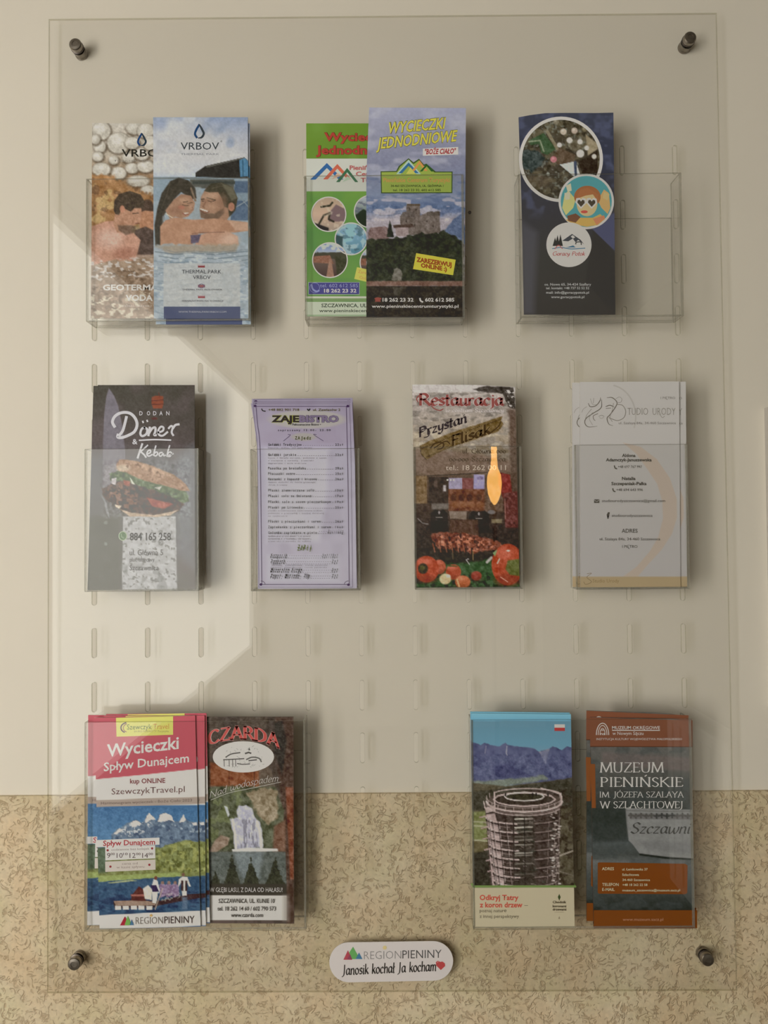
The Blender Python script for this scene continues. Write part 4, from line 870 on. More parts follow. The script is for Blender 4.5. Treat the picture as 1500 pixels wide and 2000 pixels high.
    a.text('884 165 258',504,832,1490,58,dk,bold=.02); a.text('ul. Główna 5',502,768,1610,46,(98,92,92)); a.text('plac targowy',502,700,1660,32,(118,112,112)); a.text('Szczawnica',502,734,1730,42,(98,92,92))
    a.grain(5); a.grain(16,mask=a.mpoly([(280,850),(990,850),(990,1310),(280,1310)],30))
    return a.build('leaflet','black kebab leaflet with white brush lettering, front of its stack','leaflet','black kebab leaflets',M_PAPER_DARK)

def art_menu():
    a=Art([(490,788),(497,830),(503,880),(503.5,1150)],[(688,786),(693,900),(697,1150)],Y1,(470,740,4.547),veil=.03)
    a.grad([(200,(150,138,158)),(560,(155,142,162)),(640,(172,164,182)),(1880,(178,168,182))]); a.spots(120,.5,(160,150,168),seed=3,soft=.3,alpha=.5)
    a.poly([(220,620),(780,620),(770,1000),(700,1450),(230,1450)],(190,184,192),soft=50,alpha=.7); a.poly([(230,1560),(880,1560),(880,1800),(230,1800)],(186,180,190),soft=30,alpha=.7)
    a.ell(590,360,340,80,(164,156,152),soft=14); a.ell(560,515,110,34,(158,150,146),soft=12)
    ln=(98,84,112); gr=(76,70,40); dk=(62,54,66)
    # borders following the sheet
    def bord(dx0,dx1,y0,y1,wd): 
        a.stroke([(118+dx0,y0),(132+dx0,y0+160),(152+dx0,y0+330),(160+dx0,y0+700),(170+dx0,y1)],wd,ln)
        a.stroke([(960-dx1,y0),(968-dx1,y0+300),(976-dx1,y0+700),(986-dx1,y1)],wd,ln)
        a.stroke([(118+dx0,y0),(960-dx1,y0)],wd,ln,smooth=False); a.stroke([(170+dx0,y1),(986-dx1,y1)],wd,ln,smooth=False)
    bord(-8,-8,222,1850,3); bord(18,22,244,1826,6)
    for x,y in ((128,240),(952,242),(180,1826),(958,1828)): a.vell(x,y,13,11,(82,66,98))
    for sx,x in ((1,180),(-1,958)): a.vring(x,1826,40,34,5,ln,a0=-90 if sx>0 else 180,a1=0 if sx>0 else 270)
    a.stroke([(186,266),(196,282),(220,288)],9,dk); a.text('+48 882 901 718',246,520,284,20,(96,90,50),bold=.02); a.stroke([(592,268),(604,280),(616,266)],10,dk); a.text('ul. Zawiasów 2',642,886,284,20,(96,90,50),bold=.02)
    a.text('ZAJE',272,520,382,54,(70,64,34),bold=.05,out=(176,178,70),outw=.02); a.text('BISTRO',520,872,382,54,(122,108,134),bold=.05,out=(70,60,80),outw=.02)
    a.text('• Pełnosmaczne Bistro •',440,712,414,18,dk,bold=.01,font='sans'); a.text('zapraszamy 12:00- 22:00',330,798,464,18,dk,font='mono')
    a.text('ZAJedz',482,626,538,28,(88,92,40),bold=.02,font='mono'); a.stroke([(380,552),(440,500),(420,494)],4,ln); a.stroke([(735,552),(650,496),(672,494)],4,ln)
    rows=[(594,'Gołąbki Tradycyjne',540,'22zł',['kapusta, mięso, sos pomidorowy'],None),(684,'Gołąbki jarskie',492,'22zł',['kasza i świeże warzywa, podawane z sosem','w zestawie z surówką, ziemniaki','doprawione i mile widziane'],None),
     (804,'Fasolka po bretońsku',578,'20zł',[],None),(852,'Placuszki ostre',480,'25zł',[],None),(900,'Kaszanki z kapustą i kiszone',674,'26zł',['domowe dodatki do dania głównego','chleb kiszony'],None),
     (1000,'Placki ziemniaczane solo',650,'15zł',[],None),(1050,'Placki solo ze śmietaną',626,'17zł',[],None),(1102,'Placki solo z sosem pieczarkowym',800,'19zł',[],None),(1152,'Placki po Litewsku',548,'25zł',['placki ziemniaczane nadziewane mięsem','podawane z pieczarką i kwaśną śmietaną','na zamówienie'],None),
     (1276,'Placki z pieczarkami i serem',708,'26zł',[],None),(1326,'Zapiekanka z pieczarkami i serem',800,'16zł',[],None),(1376,'Golonka zapiekana w piwie',676,'8zł/100g',['mięso pieczone powoli w piwie','podawana z chlebem, chrzanem','ziemniaki i surówka do wyboru']),]
    for r in rows:
        y,t,x1,pr,ds=r[:5]; x0=244 if y>590 else 232; px=908-len(pr)*17
        a.text(t,x0,x1,y,22,dk,bold=.012,font='mono'); a.text(pr,px,908,y,20,dk,bold=.008,font='mono')
        for x in range(int(x1)+14,px-10,20): a.vrect(x,y-4,x+9,y-1,(110,100,116))
        for k,d in enumerate(ds): a.text(d,x0,min(760,x0+len(d)*13),y+24+k*24 if y>590 else y+24,13,(120,110,124),font='mono')
    a.text('ZAPij',502,622,1524,30,(96,108,48),bold=.02,font='mono')
    for y,t,x1,pr in ((1594,'Kompocik',410,'5zł/10zł'),(1646,'Tymbark',392,'7zł'),(1722,'Mineralna Kinga',538,'5zł'),(1774,'Pepsi, Mirinda, 7Up',608,'7zł')):
        px=858-len(pr)*17; a.text(t,264,x1,y,22,dk,bold=.012,font='mono'); a.text(pr,px,858,y,20,dk,font='mono')
        for x in range(x1+14,px-10,20): a.vrect(x,y-4,x+9,y-1,(110,100,116))
    a.text('jabłkowy, pomarańczowy, czarna porzeczka',266,764,1680,13,(120,110,124),font='mono')
    return a.build('leaflet','lilac bistro menu leaflet with dotted price lines, front of its stack','leaflet','lilac menu leaflets',M_PAPER_LILAC)

def art_grill():
    a=Art([(805,750),(811.5,1148)],[(1006,756),(1015,1148)],Y1,(780,720,4.443),top=[(0,1),(.6,-2),(1,0)])
    a.grad([(130,(178,166,150)),(350,(160,146,130)),(560,(155,138,112)),(700,(130,112,86)),(880,(112,92,72)),(960,(88,66,50)),(1400,(62,46,40)),(1900,(50,44,34))])
    a.spots(60,.5,(140,128,112),seed=3,alpha=.7,mask=np.clip((900-a.Y)/200,0,1),sy=1.6); a.spots(34,.6,(100,90,78),seed=4,alpha=.6,mask=np.clip((560-a.Y)/60,0,1),sx=.5); a.spots(40,.6,(190,176,140),seed=6,alpha=.5,mask=a.mpoly([(120,560),(940,420),(960,700),(140,760)],40),sx=.4)
    a.rect(110,128,1020,205,(182,172,158),soft=8,rough=6); a.poly([(640,180),(760,150),(990,158),(1010,350),(940,330),(900,215),(740,205)],(74,64,56),soft=8,rough=8,rs=40,tex=20,ts=14); a.poly([(930,350),(1015,350),(1040,900),(1040,1300),(960,900),(950,420)],(92,70,56),soft=30,alpha=.85,tex=14)
    a.spots(16,.62,(196,186,172),seed=31,alpha=.9,mask=a.mpoly([(920,180),(1010,190),(1010,340),(930,330)],6)); a.line([(120,320),(500,330),(880,390)],5,(110,98,86),alpha=.7); a.line([(130,440),(420,420),(700,360)],4,(110,98,86),alpha=.6)
    # interior
    a.poly([(130,700),(560,720),(960,800),(960,900),(240,930),(130,900)],(120,94,76),soft=26,alpha=.8); a.line([(240,932),(560,915),(760,900)],7,(56,42,34)); 
    a.rect(130,930,240,1170,(118,90,56),soft=8,tex=30,ts=22); a.rect(255,940,430,1180,(66,50,42),soft=6); a.rect(380,1010,405,1065,(170,158,150)); a.rect(300,970,330,1030,(92,72,60)); a.rect(430,950,545,1045,(150,138,158),soft=4); a.rect(545,950,640,1050,(128,70,66),soft=4); a.rect(645,920,740,1048,(150,138,176),soft=4); a.ell(700,950,28,16,(120,104,140),soft=6)
    a.rect(425,1045,760,1235,(116,66,42),soft=8,tex=34,ts=26); 
    for x in (470,540,610,690): a.ell(x,1120,26,34,(88,50,34),soft=10); a.ell(x+14,1180,34,30,(148,92,56),soft=14,alpha=.6)
    a.rect(280,1170,430,1220,(122,112,100),soft=14,alpha=.8); a.rect(740,1000,900,1240,(104,78,60),soft=20,tex=26,ts=22); a.poly([(860,900),(960,920),(980,1100),(900,1120),(860,1000)],(132,40,34),soft=10,tex=24,ts=18); a.poly([(900,1080),(1030,1060),(1035,1380),(920,1380)],(104,50,44),soft=10,tex=34,ts=18,seed=5)
    for x0,x1,y in ((270,420,1225),(600,780,1235)): a.poly([(x0,y+190),(x0,y+30),(x0+40,y-5),(x0+75,y+10),(x1-40,y-5),(x1,y+30),(x1,y+190)],(50,38,36),soft=5); a.ell((x0+x1)/2,y+25,7,14,(160,148,138),soft=4); a.line([((x0+x1)/2-26,y+66),((x0+x1)/2+26,y+66)],6,(130,118,104))
    a.poly([(430,1235),(585,1240),(580,1310),(440,1300)],(128,108,90),soft=4); a.poly([(440,1310),(680,1310),(690,1450),(430,1450)],(86,58,44),soft=10,tex=16); a.line([(160,1300),(200,1340),(250,1350)],7,(130,120,110)); a.ell(800,1245,34,18,(120,112,106),soft=8); a.rect(800,1305,890,1340,(128,112,80),soft=10); a.line([(915,1130),(920,1300)],6,(150,100,84))
    # meat
    a.poly([(270,1450),(340,1420),(560,1425),(700,1460),(860,1500),(900,1540),(830,1570),(640,1600),(520,1590),(340,1560),(290,1500)],(128,66,46),soft=8,rough=16,rs=26,tex=44,ts=24,seed=12); a.spots(24,.56,(205,122,84),seed=33,alpha=.8,mask=a.mpoly([(280,1450),(560,1425),(900,1540),(640,1590),(340,1550)],18)); a.spots(20,.6,(60,30,26),seed=35,alpha=.8,mask=a.mpoly([(280,1450),(560,1425),(900,1540),(640,1590),(340,1550)],18))
    for x in range(290,640,52): a.line([(x,1520),(x+20,1590)],12,(158,88,58),alpha=.8); a.line([(x+24,1560),(x+30,1620)],10,(50,30,26))
    a.line([(640,1590),(640,1660)],8,(140,110,64)); a.line([(464,1590),(466,1650)],6,(120,100,64))
    a.poly([(130,1700),(500,1690),(800,1650),(1045,1600),(1045,1900),(130,1900)],(58,84,46),soft=20,rough=20,tex=26,ts=30); a.spots(30,.56,(40,40,26),seed=41,alpha=.7,mask=np.clip((a.Y-1760)/40,0,1))
    def pep(cx,cy,rx,ry,c=(176,66,38)):
        a.ell(cx,cy,rx,ry,c,soft=6,tex=10,ts=50); a.ell(cx-rx*.25,cy-ry*.55,rx*.5,ry*.25,tuple(min(235,v+34) for v in c),soft=22,alpha=.7); a.ell(cx,cy+ry*.75,rx*.8,ry*.3,tuple(v*.72 for v in c),soft=26,alpha=.6)
    a.line([(600,1650),(580,1660),(610,1700)],6,(176,170,160)); a.line([(800,1640),(760,1680)],22,(176,168,152),soft=8)
    pep(345,1720,58,62,(178,78,50)); pep(235,1740,108,115); a.ell(205,1735,44,46,(62,52,30),soft=8); a.ell(200,1730,24,22,(84,78,36),soft=6); pep(470,1765,66,66,(172,68,40)); a.line([(430,1712),(500,1716)],10,(66,76,32)); a.ell(398,1825,50,46,(196,166,112),soft=8,tex=14); a.ell(425,1800,18,14,(226,206,160),soft=8); pep(550,1850,66,56,(182,88,46)); a.line([(500,1830),(520,1890)],14,(206,150,92)); pep(668,1798,46,40,(150,58,42)); pep(940,1700,140,180); a.poly([(940,1665),(1045,1650),(1045,1800),(960,1790),(920,1740)],(92,96,42),soft=10,tex=20); a.line([(850,1690),(870,1650)],10,(222,170,140)); a.line([(880,1810),(940,1850)],8,(214,140,110)); a.ell(945,1580,16,8,(230,190,160),soft=8)
    a.poly([(810,1600),(850,1570),(830,1630)],(120,150,90),soft=6)
    # wooden sign
    a.poly([(175,668),(240,635),(480,545),(700,475),(900,408),(880,450),(905,480),(860,545),(640,620),(400,700),(235,790),(190,745)],(112,88,50),soft=4,rough=4,tex=20,ts=20); a.line([(200,690),(480,580),(880,440)],5,(70,52,28)); a.line([(240,765),(600,620),(880,520)],5,(78,58,32)); a.line([(180,670),(190,745),(235,790)],5,(66,48,26))
    a.stroke([(270,690),(300,655),(350,640),(385,655),(370,690),(330,700)],12,(76,56,30)); a.stroke([(300,690),(400,630),(440,655)],10,(76,56,30)); a.text('Flisak',455,800,672,92,(76,56,30),font='pen',rise=.33,nib=(.20,.08,40),out=(136,110,66),outw=.04); a.stroke([(790,560),(860,500),(880,460)],9,(76,56,30))
    a.stroke([(260,300),(300,345),(350,362),(380,350)],9,(142,70,62)); a.stroke([(162,290),(150,262),(176,232),(240,222)],9,(142,70,62)); a.text('Restauracja',172,912,318,100,(142,70,62),font='pen',nib=(.22,.07,40),out=(178,160,148),outw=.025)
    a.text('w centrum Szczawnicy',402,905,376,30,(188,172,158),font='pen',nib=(.14,.06,40)); a.text('Przystań',172,588,596,84,(66,54,54),font='pen',rise=.32,nib=(.20,.06,40)); a.stroke([(172,560),(182,540),(230,520),(262,545),(250,585),(214,600)],8,(66,54,54))
    a.text('ul. Główna 31,',548,925,734,40,(84,66,48),font='pen',nib=(.15,.06,40)); a.text('34-460 Szczawnica',430,925,804,40,(84,66,48),font='pen',nib=(.15,.06,40)); a.text('tel.: 18 262 00 11',402,925,880,42,(184,166,140))
    for x in (418,446,472): a.vell(x,966,9,8,(190,180,168))
    a.grain(13)
    return a.build('leaflet','restaurant leaflet with a dim dining room, grilled meat and red peppers','leaflet',None,M_PAPER_BROWN)

def art_studio():
    a=Art([(1132.5,746),(1133.5,1147)],[(1326.5,745),(1329,1147)],Y1,(1090,720,4.443))
    a.grad([(110,(166,158,148)),(600,(163,155,146)),(1900,(158,150,144))]); 
    a.vring(440,420,240,285,13,(154,146,136),a0=-80,a1=20)
    b=[];n=26
    o=[(560,640),(720,680),(860,790),(970,950),(1030,1130),(1032,1290),(990,1430),(900,1570),(780,1700),(690,1806),(560,1806),(680,1720),(800,1580),(870,1460),(910,1300),(905,1150),(860,1000),(780,880),(680,740)]
    a.poly(o,(166,146,128),soft=5)
    a.rect(180,1806,1100,1906,(158,132,94),soft=3); a.text('Studio Urody',300,530,1856,30,(132,104,66)); a.stroke([(250,1780),(290,1776),(250,1810),(290,1850),(240,1872),(222,1850)],4,(110,90,62))
    g=(92,84,76); G2=(120,112,102)
    a.stroke([(262,300),(280,330),(330,320),(365,275),(368,250)],7,g,taper=True); a.stroke([(280,260),(300,310),(345,310)],3,G2); a.stroke([(310,255),(305,300)],3,G2); a.stroke([(378,270),(372,340),(300,390),(245,430),(232,470),(262,505),(340,500)],7,g,taper=True); a.stroke([(290,350),(250,400),(236,440)],4,G2); a.stroke([(346,390),(306,410),(310,440),(322,450)],5,g); a.stroke([(250,330),(220,350),(205,380)],3,G2); a.stroke([(300,380),(270,430),(300,490)],3,G2)
    a.stroke([(424,252),(470,252),(510,290),(500,330),(450,400),(425,430),(440,480),(476,496)],7,g,taper=True); a.stroke([(412,330),(450,318),(490,335)],7,g,taper=True); a.stroke([(415,345),(460,342)],4,g); a.stroke([(480,300),(470,360),(450,420),(470,460)],4,G2); a.stroke([(352,415),(376,405),(400,415)],3,g); a.stroke([(358,424),(376,432),(396,422)],3,G2)
    a.stroke([(500,262),(530,246),(552,262),(545,290),(520,296)],3,G2); a.stroke([(510,310),(560,320),(586,370),(570,425),(520,450),(476,440),(440,425)],6,G2)
    a.text('TUDIO  URODY',602,1018,402,62,G2,bold=-.012); a.stroke([(880,395),(905,425),(925,412)],4,G2)
    a.text('ul. Szalaya 84a, 34-460 Szczawnica',526,1022,482,21,(110,102,96)); a.text('I PIĘTRO',890,1016,264,20,(112,104,98))
    dk=(72,66,64)
    for t,x0,x1,y,c,bo in (('Aldona',554,672,766,26,.03),('Adamczyk-Januszewska',414,812,804,26,.03),('+48 697 767 997',520,728,862,22,0),('Natalia',554,672,966,26,.03),('Szczepaniak-Pałka',462,768,1010,26,.03),('+48 694 643 996',505,736,1062,22,0),('studiourodyszczawnica@gmail.com',380,930,1158,24,0),('studiourodyszczawnica',466,820,1286,24,0),('ADRES',552,690,1424,34,.01),('ul. Szalaya 84a, 34-460 Szczawnica',360,886,1490,24,0),('I PIĘTRO',556,688,1556,24,0)): a.text(t,x0,x1,y,c,dk,bold=bo)
    for x,y in ((488,850),(474,1048)): a.stroke([(x,y-8),(x+6,y+12),(x+22,y+20)],9,dk,taper=False)
    a.vrect(312,1134,358,1166,dk); a.stroke([(314,1138),(335,1154),(356,1138)],4,(150,142,136)); a.text('f',422,448,1298,48,dk,bold=.06)
    a.stroke([(1050,120),(1052,500)],2.2,(140,132,122),smooth=False)
    return a.build('leaflet','white beauty studio leaflet with line-drawn women, front of its stack','leaflet','white beauty studio leaflets',M_PAPER)

def art_travel():
    a=Art([(184,1402),(194.5,1815)],[(381,1398),(392,1810)],Y1,(150,1380,4.446))
    a.fill((206,196,188))
    a.poly([(80,60),(1200,60),(1200,530),(1040,542),(600,590),(160,632),(80,640)],(188,78,88),soft=4)
    a.grad([(850,(62,108,150)),(1150,(78,122,160)),(1400,(84,118,140))],mask=np.clip((a.Y-(868-(a.X-160)*.017))/3,0,1))
    a.poly([(80,815),(1200,778),(1200,842),(80,876)],(160,140,126),soft=3)
    # mountains
    a.poly([(300,1110),(340,1070),(400,1040),(440,1010),(500,980),(570,1010),(600,960),(625,930),(668,960),(690,1000),(720,935),(770,920),(820,945),(850,1000),(885,1000),(925,940),(965,990),(1010,1000),(1070,1010),(1200,1000),(1200,1240),(300,1240)],(94,114,134),soft=5,rough=8,rs=24,tex=26,ts=24)
    a.spots(34,.54,(62,84,108),seed=3,alpha=.7,mask=a.mpoly([(300,1140),(600,1040),(1200,1020),(1200,1240),(300,1240)],20))
    for q in ([(590,1000),(612,945),(630,928),(665,960),(680,980),(640,985),(600,1015)],[(700,1000),(722,938),(772,920),(820,948),(845,1000),(800,985),(760,1000)],[(890,1004),(925,942),(955,985),(925,1000)],[(470,1010),(510,985),(565,1020),(520,1040),(480,1050)],[(310,1110),(370,1055),(410,1070),(350,1110)],[(1000,1010),(1040,1005),(1050,1030),(1010,1035)]): a.poly(q,(205,190,180),soft=5,rough=8,rs=20,tex=14,ts=14)
    a.spots(20,.62,(196,190,186),seed=9,alpha=.8,mask=a.mpoly([(300,1120),(480,1000),(640,1000),(680,1060),(480,1130)],12)); a.spots(26,.6,(176,182,186),seed=11,alpha=.6,mask=a.mpoly([(700,1020),(1180,1020),(1150,1100),(760,1080)],14))
    a.poly([(80,1230),(260,1220),(700,1230),(800,1200),(880,1170),(980,1165),(1100,1180),(1200,1170),(1200,1480),(600,1490),(80,1520)],(118,124,72),soft=10,rough=14,rs=40,tex=22,ts=26); a.poly([(80,1230),(260,1220),(260,1440),(80,1460)],(76,98,84),soft=26,alpha=.8,tex=16)
    a.spots(34,.54,(160,158,86),seed=13,alpha=.7,mask=a.mpoly([(700,1230),(960,1170),(1200,1200),(1200,1440),(700,1420)],24)); a.spots(24,.6,(80,88,50),seed=15,alpha=.7,mask=a.mpoly([(680,1250),(1200,1200),(1200,1460),(680,1440)],20)); a.poly([(80,1470),(500,1460),(900,1440),(900,1480),(300,1525),(80,1530)],(140,152,84),soft=10,rough=6)
    a.poly([(80,1530),(500,1500),(760,1480),(1200,1470),(1200,1850),(80,1850)],(58,90,116),soft=8,rough=5); a.spots(90,.5,(44,66,92),seed=17,alpha=.7,mask=np.clip((a.Y-1560)/40,0,1),sy=3); a.poly([(270,1530),(480,1505),(520,1512),(300,1535)],(168,168,110),soft=5)
    # raft and people
    a.poly([(315,1700),(480,1680),(700,1690),(960,1630),(1150,1620),(1150,1650),(960,1680),(700,1730),(660,1750),(330,1750)],(70,60,60),soft=5); a.poly([(320,1690),(560,1680),(690,1700),(680,1725),(340,1730)],(150,122,104),soft=4)
    for x in range(332,660,68): a.rect(x,1730,x+52,1764,(205,200,192),soft=4,rough=2)
    a.poly([(475,1640),(540,1560),(590,1600),(600,1650),(600,1690),(470,1685)],(92,58,52),soft=5); a.rect(470,1630,640,1648,(160,96,84),soft=4); a.poly([(575,1580),(620,1550),(655,1590),(650,1680),(590,1670)],(208,190,168),soft=6,tex=14,ts=12)
    a.poly([(668,1500),(700,1510),(720,1590),(716,1620),(690,1610),(670,1560),(645,1590),(650,1560)],(200,196,196),soft=4); a.poly([(640,1550),(690,1550),(715,1610),(660,1610)],(56,52,84),soft=4); a.poly([(655,1610),(705,1610),(690,1710),(655,1705)],(206,196,184),soft=4); a.ell(686,1488,14,17,(120,74,60),soft=4)
    for x in (745,800,855): a.poly([(x-30,1550),(x,1525),(x+30,1560),(x+34,1640),(x-20,1660)],(136,112,140),soft=5,tex=40,ts=14); a.ell(x,1530,14,15,(140,110,96),soft=4)
    a.poly([(885,1500),(920,1475),(960,1480),(990,1560),(975,1565),(955,1520),(955,1640),(915,1645),(905,1530),(880,1570)],(196,188,176),soft=4); a.rect(905,1510,925,1600,(70,56,56)); a.rect(942,1510,960,1600,(70,56,56)); a.ell(925,1460,14,16,(120,90,76),soft=4); a.rect(915,1655,960,1760,(100,120,142),soft=14,alpha=.7)
    a.line([(680,1760),(745,1580)],7,(176,150,126)); a.spots(14,.6,(200,190,170),seed=19,alpha=.5,mask=a.mpoly([(720,1640),(900,1600),(900,1660),(740,1700)],8))
    a.poly([(80,1806),(200,1812),(660,1790),(1070,1774),(1080,1905),(200,1935),(80,1935)],(206,198,190),soft=3); a.poly([(80,1935),(200,1935),(1080,1905),(1120,1900),(1120,1990),(80,1990)],(66,90,124),soft=3)
    r=.045
    a.vp([(340,98),(836,84),(836,245),(345,262)],(205,190,78)); a.vring(440,184,62,50,11,(96,76,88),a0=115,a1=260); a.vring(452,186,52,42,7,(150,96,92),a0=115,a1=250)
    a.text('Szewczyk',436,650,200,44,(84,108,60),bold=0,rise=.02); a.text('Travel',664,800,196,44,(196,128,60),rise=.02); a.text('BIURO PODRÓŻY Turystyka',498,798,224,16,(150,140,70),rise=.01)
    wt=(222,208,200)
    a.text('Wycieczki',262,886,436,104,wt,bold=.02,rise=.115); a.text('Spływ Dunajcem',234,974,562,72,wt,bold=.015,rise=.11)
    a.text('kup ONLINE',462,768,668,40,(128,66,66),bold=.015,rise=.02); a.text('SzewczykTravel.pl',302,936,764,52,(100,70,66),bold=-.005,rise=.035)
    a.text('Harmonogram wycieczek - Boże Ciało 2023',210,1000,852,24,(116,100,92),rise=.035)
    a.vp([(165,1160),(718,1138),(718,1200),(165,1222)],(208,198,190)); a.vp([(246,1218),(680,1205),(682,1318),(248,1336)],(206,198,190)); a.vp([(246,1346),(682,1328),(684,1416),(248,1436)],(188,172,158))
    a.text('Spływ Dunajcem',228,680,1210,44,(172,62,66),bold=.02,rise=.03); a.text('codziennie bez kolejek',300,630,1252,18,(130,112,106),rise=.03)
    for t,x0,x1 in (('9',262,292),('10',346,398),('12',458,510),('14',568,618)): a.text(t,x0,x1,1314,42,(84,74,74),rise=.0)
    for t,x0,x1 in (('00',294,330),('10',402,442),('00',514,554),('00',622,662)): a.text(t,x0,x1,1290,20,(84,74,74),bold=.01)
    a.text('cena od',392,528,1374,20,(140,118,108),rise=.03); a.text('w kasie spływu',345,585,1406,20,(140,118,108),rise=.03)
    for x,y in ((268,1248),(654,1232),(292,1390),(630,1374)): a.vell(x,y,10,10,(150,60,62))
    region_logo(a,375,1900,1.0)
    a.grain(10,mask=np.clip((a.Y-870)/10,0,1)*np.clip((1790-a.Y)/10,0,1))
    return a.build('leaflet','red and white river trip leaflet with raft photo, front of its stack','leaflet','red river trip leaflets',M_PAPER)
def region_logo(a,x,y,k):
    a.vp([(x,y),(x+42*k,y-78*k),(x+80*k,y)],(172,52,62)); a.vp([(x+40*k,y-4*k),(x+66*k,y-82*k),(x+104*k,y-2*k),(x+60*k,y)],(104,160,72)); a.vp([(x+84*k,y-2*k),(x+100*k,y-52*k),(x+120*k,y-2*k)],(70,110,140))
    a.text('REGION',x+135*k,x+372*k,y-10*k,60*k,(128,118,108),bold=-.01,rise=.02); a.text('PIENINY',x+384*k,x+646*k,y-16*k,60*k,(84,76,72),bold=.0,rise=.02); a.vell(x+270*k,y-86*k,12*k,11*k,(198,150,84))

def art_waterfall():
    a=Art([(386,1400),(393,1803)],[(573,1400),(574.5,1804)],Y1+0.006,(380,1380,4.446))
    a.grad([(90,(82,70,60)),(500,(96,78,66)),(700,(98,86,72)),(1250,(92,88,78)),(1600,(80,74,64)),(1880,(92,76,70))]); a.spots(60,.5,(70,60,54),seed=2,alpha=.6,sy=.3)
    a.poly([(130,480),(300,520),(560,560),(560,700),(130,690)],(128,72,44),soft=20,tex=22,ts=30); a.poly([(700,90),(865,90),(865,1890),(800,1890),(760,1200),(740,700),(690,300)],(82,62,52),soft=20,tex=24,ts=30); a.poly([(790,700),(858,700),(862,1500),(830,1500)],(124,70,50),soft=14,tex=26,ts=24); a.poly([(690,140),(760,120),(800,300),(760,600),(690,400)],(62,56,50),soft=20); a.line([(302,560),(302,690)],5,(84,52,36)); a.line([(520,560),(520,690)],5,(84,52,36))
    a.poly([(110,700),(460,690),(700,700),(780,900),(780,1260),(120,1260)],(82,84,62),soft=16,rough=14,tex=30,ts=40); a.spots(50,.54,(112,118,76),seed=4,alpha=.7,mask=a.mpoly([(120,700),(460,700),(330,1000),(130,1200)],30)); a.poly([(450,750),(600,700),(720,740),(720,960),(640,1030),(560,960)],(134,116,90),soft=16,rough=16,tex=30,ts=26)
    a.spots(30,.58,(168,150,124),seed=6,alpha=.6,mask=a.mpoly([(450,750),(720,740),(720,960),(640,1030)],16)); a.poly([(120,1260),(180,1160),(230,1115),(305,1140),(290,1200),(180,1270)],(140,116,98),soft=10,tex=18); a.poly([(255,860),(285,870),(305,940),(290,960)],(176,176,176),soft=8)
    a.poly([(690,1040),(790,980),(790,1260),(680,1260)],(118,84,66),soft=20,tex=16)
    # falls
    a.poly([(365,900),(390,862),(450,858),(495,890),(520,960),(560,1000),(588,1080),(600,1220),(345,1240),(340,1120),(308,975),(370,960)],(168,164,178),soft=9,rough=9,rs=30,tex=18,ts=30); a.spots(30,.55,(112,108,122),seed=8,alpha=.8,sx=2,sy=.5,mask=a.mpoly([(400,980),(520,980),(555,1220),(400,1230)],14)); a.line([(330,980),(350,1100),(360,1230)],16,(205,202,210),soft=8); a.line([(540,1000),(570,1100),(580,1230)],22,(202,198,208),soft=9)
    a.poly([(325,1240),(480,1225),(720,1235),(725,1255),(500,1262),(330,1262)],(196,194,192),soft=7)
    a.poly([(110,1262),(790,1262),(800,1560),(120,1560)],(88,92,86),soft=6,tex=10,ts=40); a.poly([(345,1262),(600,1262),(560,1500),(440,1520),(380,1420)],(116,124,126),soft=30,alpha=.8,rough=14)
    for cx,b_,h_,w_ in ((325,1560,290,80),(490,1560,250,80),(180,1560,130,60),(700,1560,260,90)):
        a.poly([(cx-w_,b_),(cx-w_*.55,b_-h_*.4),(cx-w_*.3,b_-h_*.62),(cx,b_-h_),(cx+w_*.3,b_-h_*.62),(cx+w_*.55,b_-h_*.4),(cx+w_,b_)],(60,60,46),soft=7,rough=12,rs=18)
    a.rect(110,1540,800,1640,(66,60,52),soft=14); a.rect(130,1640,800,1855,(190,182,170),soft=5); a.rect(770,1640,820,1860,(140,128,118),soft=40,alpha=.7)
    cx0=425
    def arc(X,Y): 
        t=(X-cx0)/320; return X, Y+ t*t*64 - (1-t*t)*6 - t*(-14)
    a.text('CZARDA',112,742,290,112,(190,72,66),font='serif',nib=(.24,.10,0),warp=arc,out=(196,160,150),outw=.018)
    a.vell(424,437,266,136,(196,190,180))
    g=(84,80,76)
    a.stroke([(270,440),(320,412),(396,400)],10,g); a.stroke([(250,462),(330,458),(430,452)],9,g); a.stroke([(440,408),(470,398),(490,406)],14,g,smooth=False)
    for x in (256,300,330,356): a.stroke([(x,462),(x+2,520)],6,g,smooth=False)
    a.stroke([(370,495),(420,502),(480,498)],8,g); a.stroke([(450,460),(500,440),(560,450),(580,480)],12,(100,96,90)); a.stroke([(470,470),(540,462)],10,g); a.vp([(466,380),(474,352),(484,380)],g); 
    rr=random.Random(5)
    for k in range(46): x=rr.uniform(280,590); y=rr.uniform(340,530); a.stroke([(x,y),(x+rr.uniform(-16,16),y+rr.uniform(-12,12))],3,(128,124,118),smooth=False)
    a.text('Nad wodospadem',130,726,800,60,(176,168,156),font='pen',slant=.2,rise=0,nib=(.07,.05,30),warp=lambda X,Y:(X,Y-(X-130)*.42+((X-130)**2)*.00028)); a.stroke([(140,812),(300,750),(500,708),(750,655)],4,(176,168,156))
    a.text('W GŁĘBI LASU, Z DALA OD HAŁASU!',132,764,1610,38,(198,190,176),font='sans',bold=.0)
    for t,x0,x1,y,c in (('SZCZAWNICA, UL. KUNIE 10',208,694,1706,36),('tel. 18 262 14 60 / 602 790 573',198,706,1772,34),('www.czarda.com',316,594,1828,34)): a.text(t,x0,x1,y,c,(78,72,66),bold=.012)
    a.grain(12,mask=np.clip((1540-a.Y)/10,0,1))
    return a.build('leaflet','dark brown leaflet with arched red title and a waterfall photo','leaflet',None,M_PAPER_BROWN)

